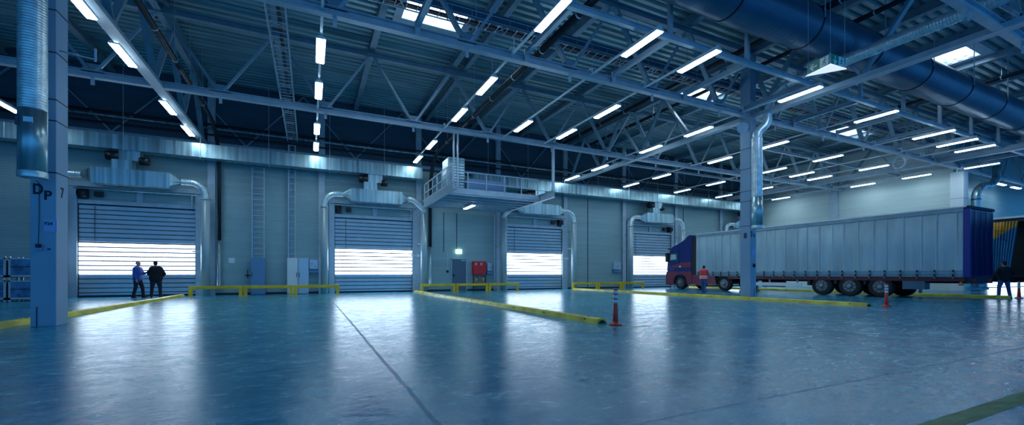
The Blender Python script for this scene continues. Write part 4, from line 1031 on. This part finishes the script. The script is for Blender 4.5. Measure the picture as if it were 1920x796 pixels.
    if bald:
        ellipsoid(c, h(0, -.030, .004), .080, .078, .062, hr)
    else:
        ellipsoid(c, h(0, -.022, .055), .084, .095, .092, hr); ellipsoid(c, h(0, -.06, -.01), .072, .05, .075, hr)
    blob('hair', c, hair, t, .010, 1)
    e = MB()
    for sx in (-1, 1): ellipsoid(e, h(sx*.033, .083, .0), .014, .010, .009, hr, 8, 10)
    e.build('eyes', M_dark, t)
    e = MB(); e.bar(h(-.022, .096, -.058), h(.022, .096, -.058), .008, .005); e.build('mouth', mat('lips', (.3, .1, .1), .5), t)
    if band:
        mid = (V['hem']+V['waist'])/2
        for k in range(2):
            p = V['hem'].lerp(V['chest'], .08+.27*k)
            pts = [p+Vector(((.085*bulk+.158)*math.cos(a), .172*math.sin(a), -.0)) for a in [2*PI*q/28 for q in range(28)]]
            c = MB(); r0 = [q-Vector((0,0,.03)) for q in pts]; r1 = [q+Vector((0,0,.03)) for q in pts]; c.loft(r0, r1); c.build('reflective_band', M_white, t)
    return t
def pose(**k):
    J = dict(pelvis=(0,0,.94), hem=(0,0,.90), waist=(0,0,1.10), chest=(0,.0,1.33), neck=(0,0,1.48), head=(0,.02,1.635),
        shL=(-.19,0,1.41), shR=(.19,0,1.41), elL=(-.25,-.02,1.12), elR=(.25,-.02,1.12), wrL=(-.24,.08,.88), wrR=(.24,.08,.88), hdL=(-.23,.12,.7), hdR=(.23,.12,.7), pnL=(1,.2,0), pnR=(-1,.2,0),
        hipL=(-.09,0,.90), hipR=(.09,0,.90), knL=(-.10,.03,.50), knR=(.10,.03,.50), anL=(-.11,-.02,.09), anR=(.11,-.02,.09), ftL=(-.14,.2,.04), ftR=(.14,.2,.04))
    J.update(k); return J
# man in blue jacket, side on, facing right (+x), hand raised
person('person in blue jacket and dark trousers standing at the first roller door', (-7.32, 26.0-.5, 0), -PI/2-.25,
    pose(anL=(-.13,.16,.09), knL=(-.12,.13,.5), ftL=(-.16,.38,.04), anR=(.12,-.12,.09), knR=(.11,-.02,.5), ftR=(.15,.08,.04), elL=(-.27,.10,1.14), wrL=(-.16,.30,1.22), hdL=(-.08,.4,1.3), pnL=(1,0,.2), _headpitch=.05),
    M_bluej, M_navy, M_hair_g, bald=True, bulk=1.12, H=1.74)
person('person in black jacket with dark hair, back turned, beside the blue jacket man', (-6.62, 25.42, 0), .1,
    pose(anL=(-.17,0,.09), anR=(.17,0,.09), knL=(-.15,.03,.5), knR=(.15,.03,.5), ftL=(-.22,.2,.04), ftR=(.24,.2,.04), elR=(.34,-.06,1.14), wrR=(.22,.10,.98), hdR=(.12,.16,.93), pnR=(-.3,.2,-1), elL=(-.30,.05,1.13), wrL=(-.2,.25,1.05), hdL=(-.1,.33,1.05), head=(-.03,.04,1.625), _headyaw=.5, _headpitch=-.1),
    M_blackj, M_navy, M_hair_d, bulk=1.3, H=1.74)
person('person in red jacket with white reflective bands and blue trousers beside the truck', (21.6, 18.1, 0), -PI/2+.5,
    pose(chest=(0,.05,1.32), neck=(0,.09,1.46), head=(0,.14,1.6), shL=(-.19,.07,1.4), shR=(.19,.07,1.4), elL=(-.25,.16,1.14), wrL=(-.2,.36,1.06), hdL=(-.15,.5,1.06), elR=(.25,.16,1.14), wrR=(.2,.36,1.06), hdR=(.15,.5,1.06), anL=(-.08,.15,.09), knL=(-.09,.13,.5), ftL=(-.1,.37,.04), anR=(.08,-.1,.09), knR=(.09,.03,.5), ftR=(.1,.1,.04), _headpitch=-.3),
    M_redj, M_jeans, M_hair_d, band=True, bulk=1.05, H=1.66)
person('person in dark jacket and blue jeans, back turned, by the rear of the trailer', (30.5, 8.15, 0), -.6,
    pose(anL=(-.24,0,.09), anR=(.24,0,.09), knL=(-.19,.03,.5), knR=(.19,.03,.5), ftL=(-.32,.18,.04), ftR=(.34,.16,.04), elR=(.42,-.02,1.17), wrR=(.34,.16,1.05), hdR=(.24,.26,1.02), pnR=(-.3,.2,-1), elL=(-.34,.04,1.15), wrL=(-.2,.24,1.06), hdL=(-.08,.3,1.06), pnL=(.3,.2,-1)),
    M_blackj, M_jeans, M_hair_d, bulk=1.2, H=1.74)
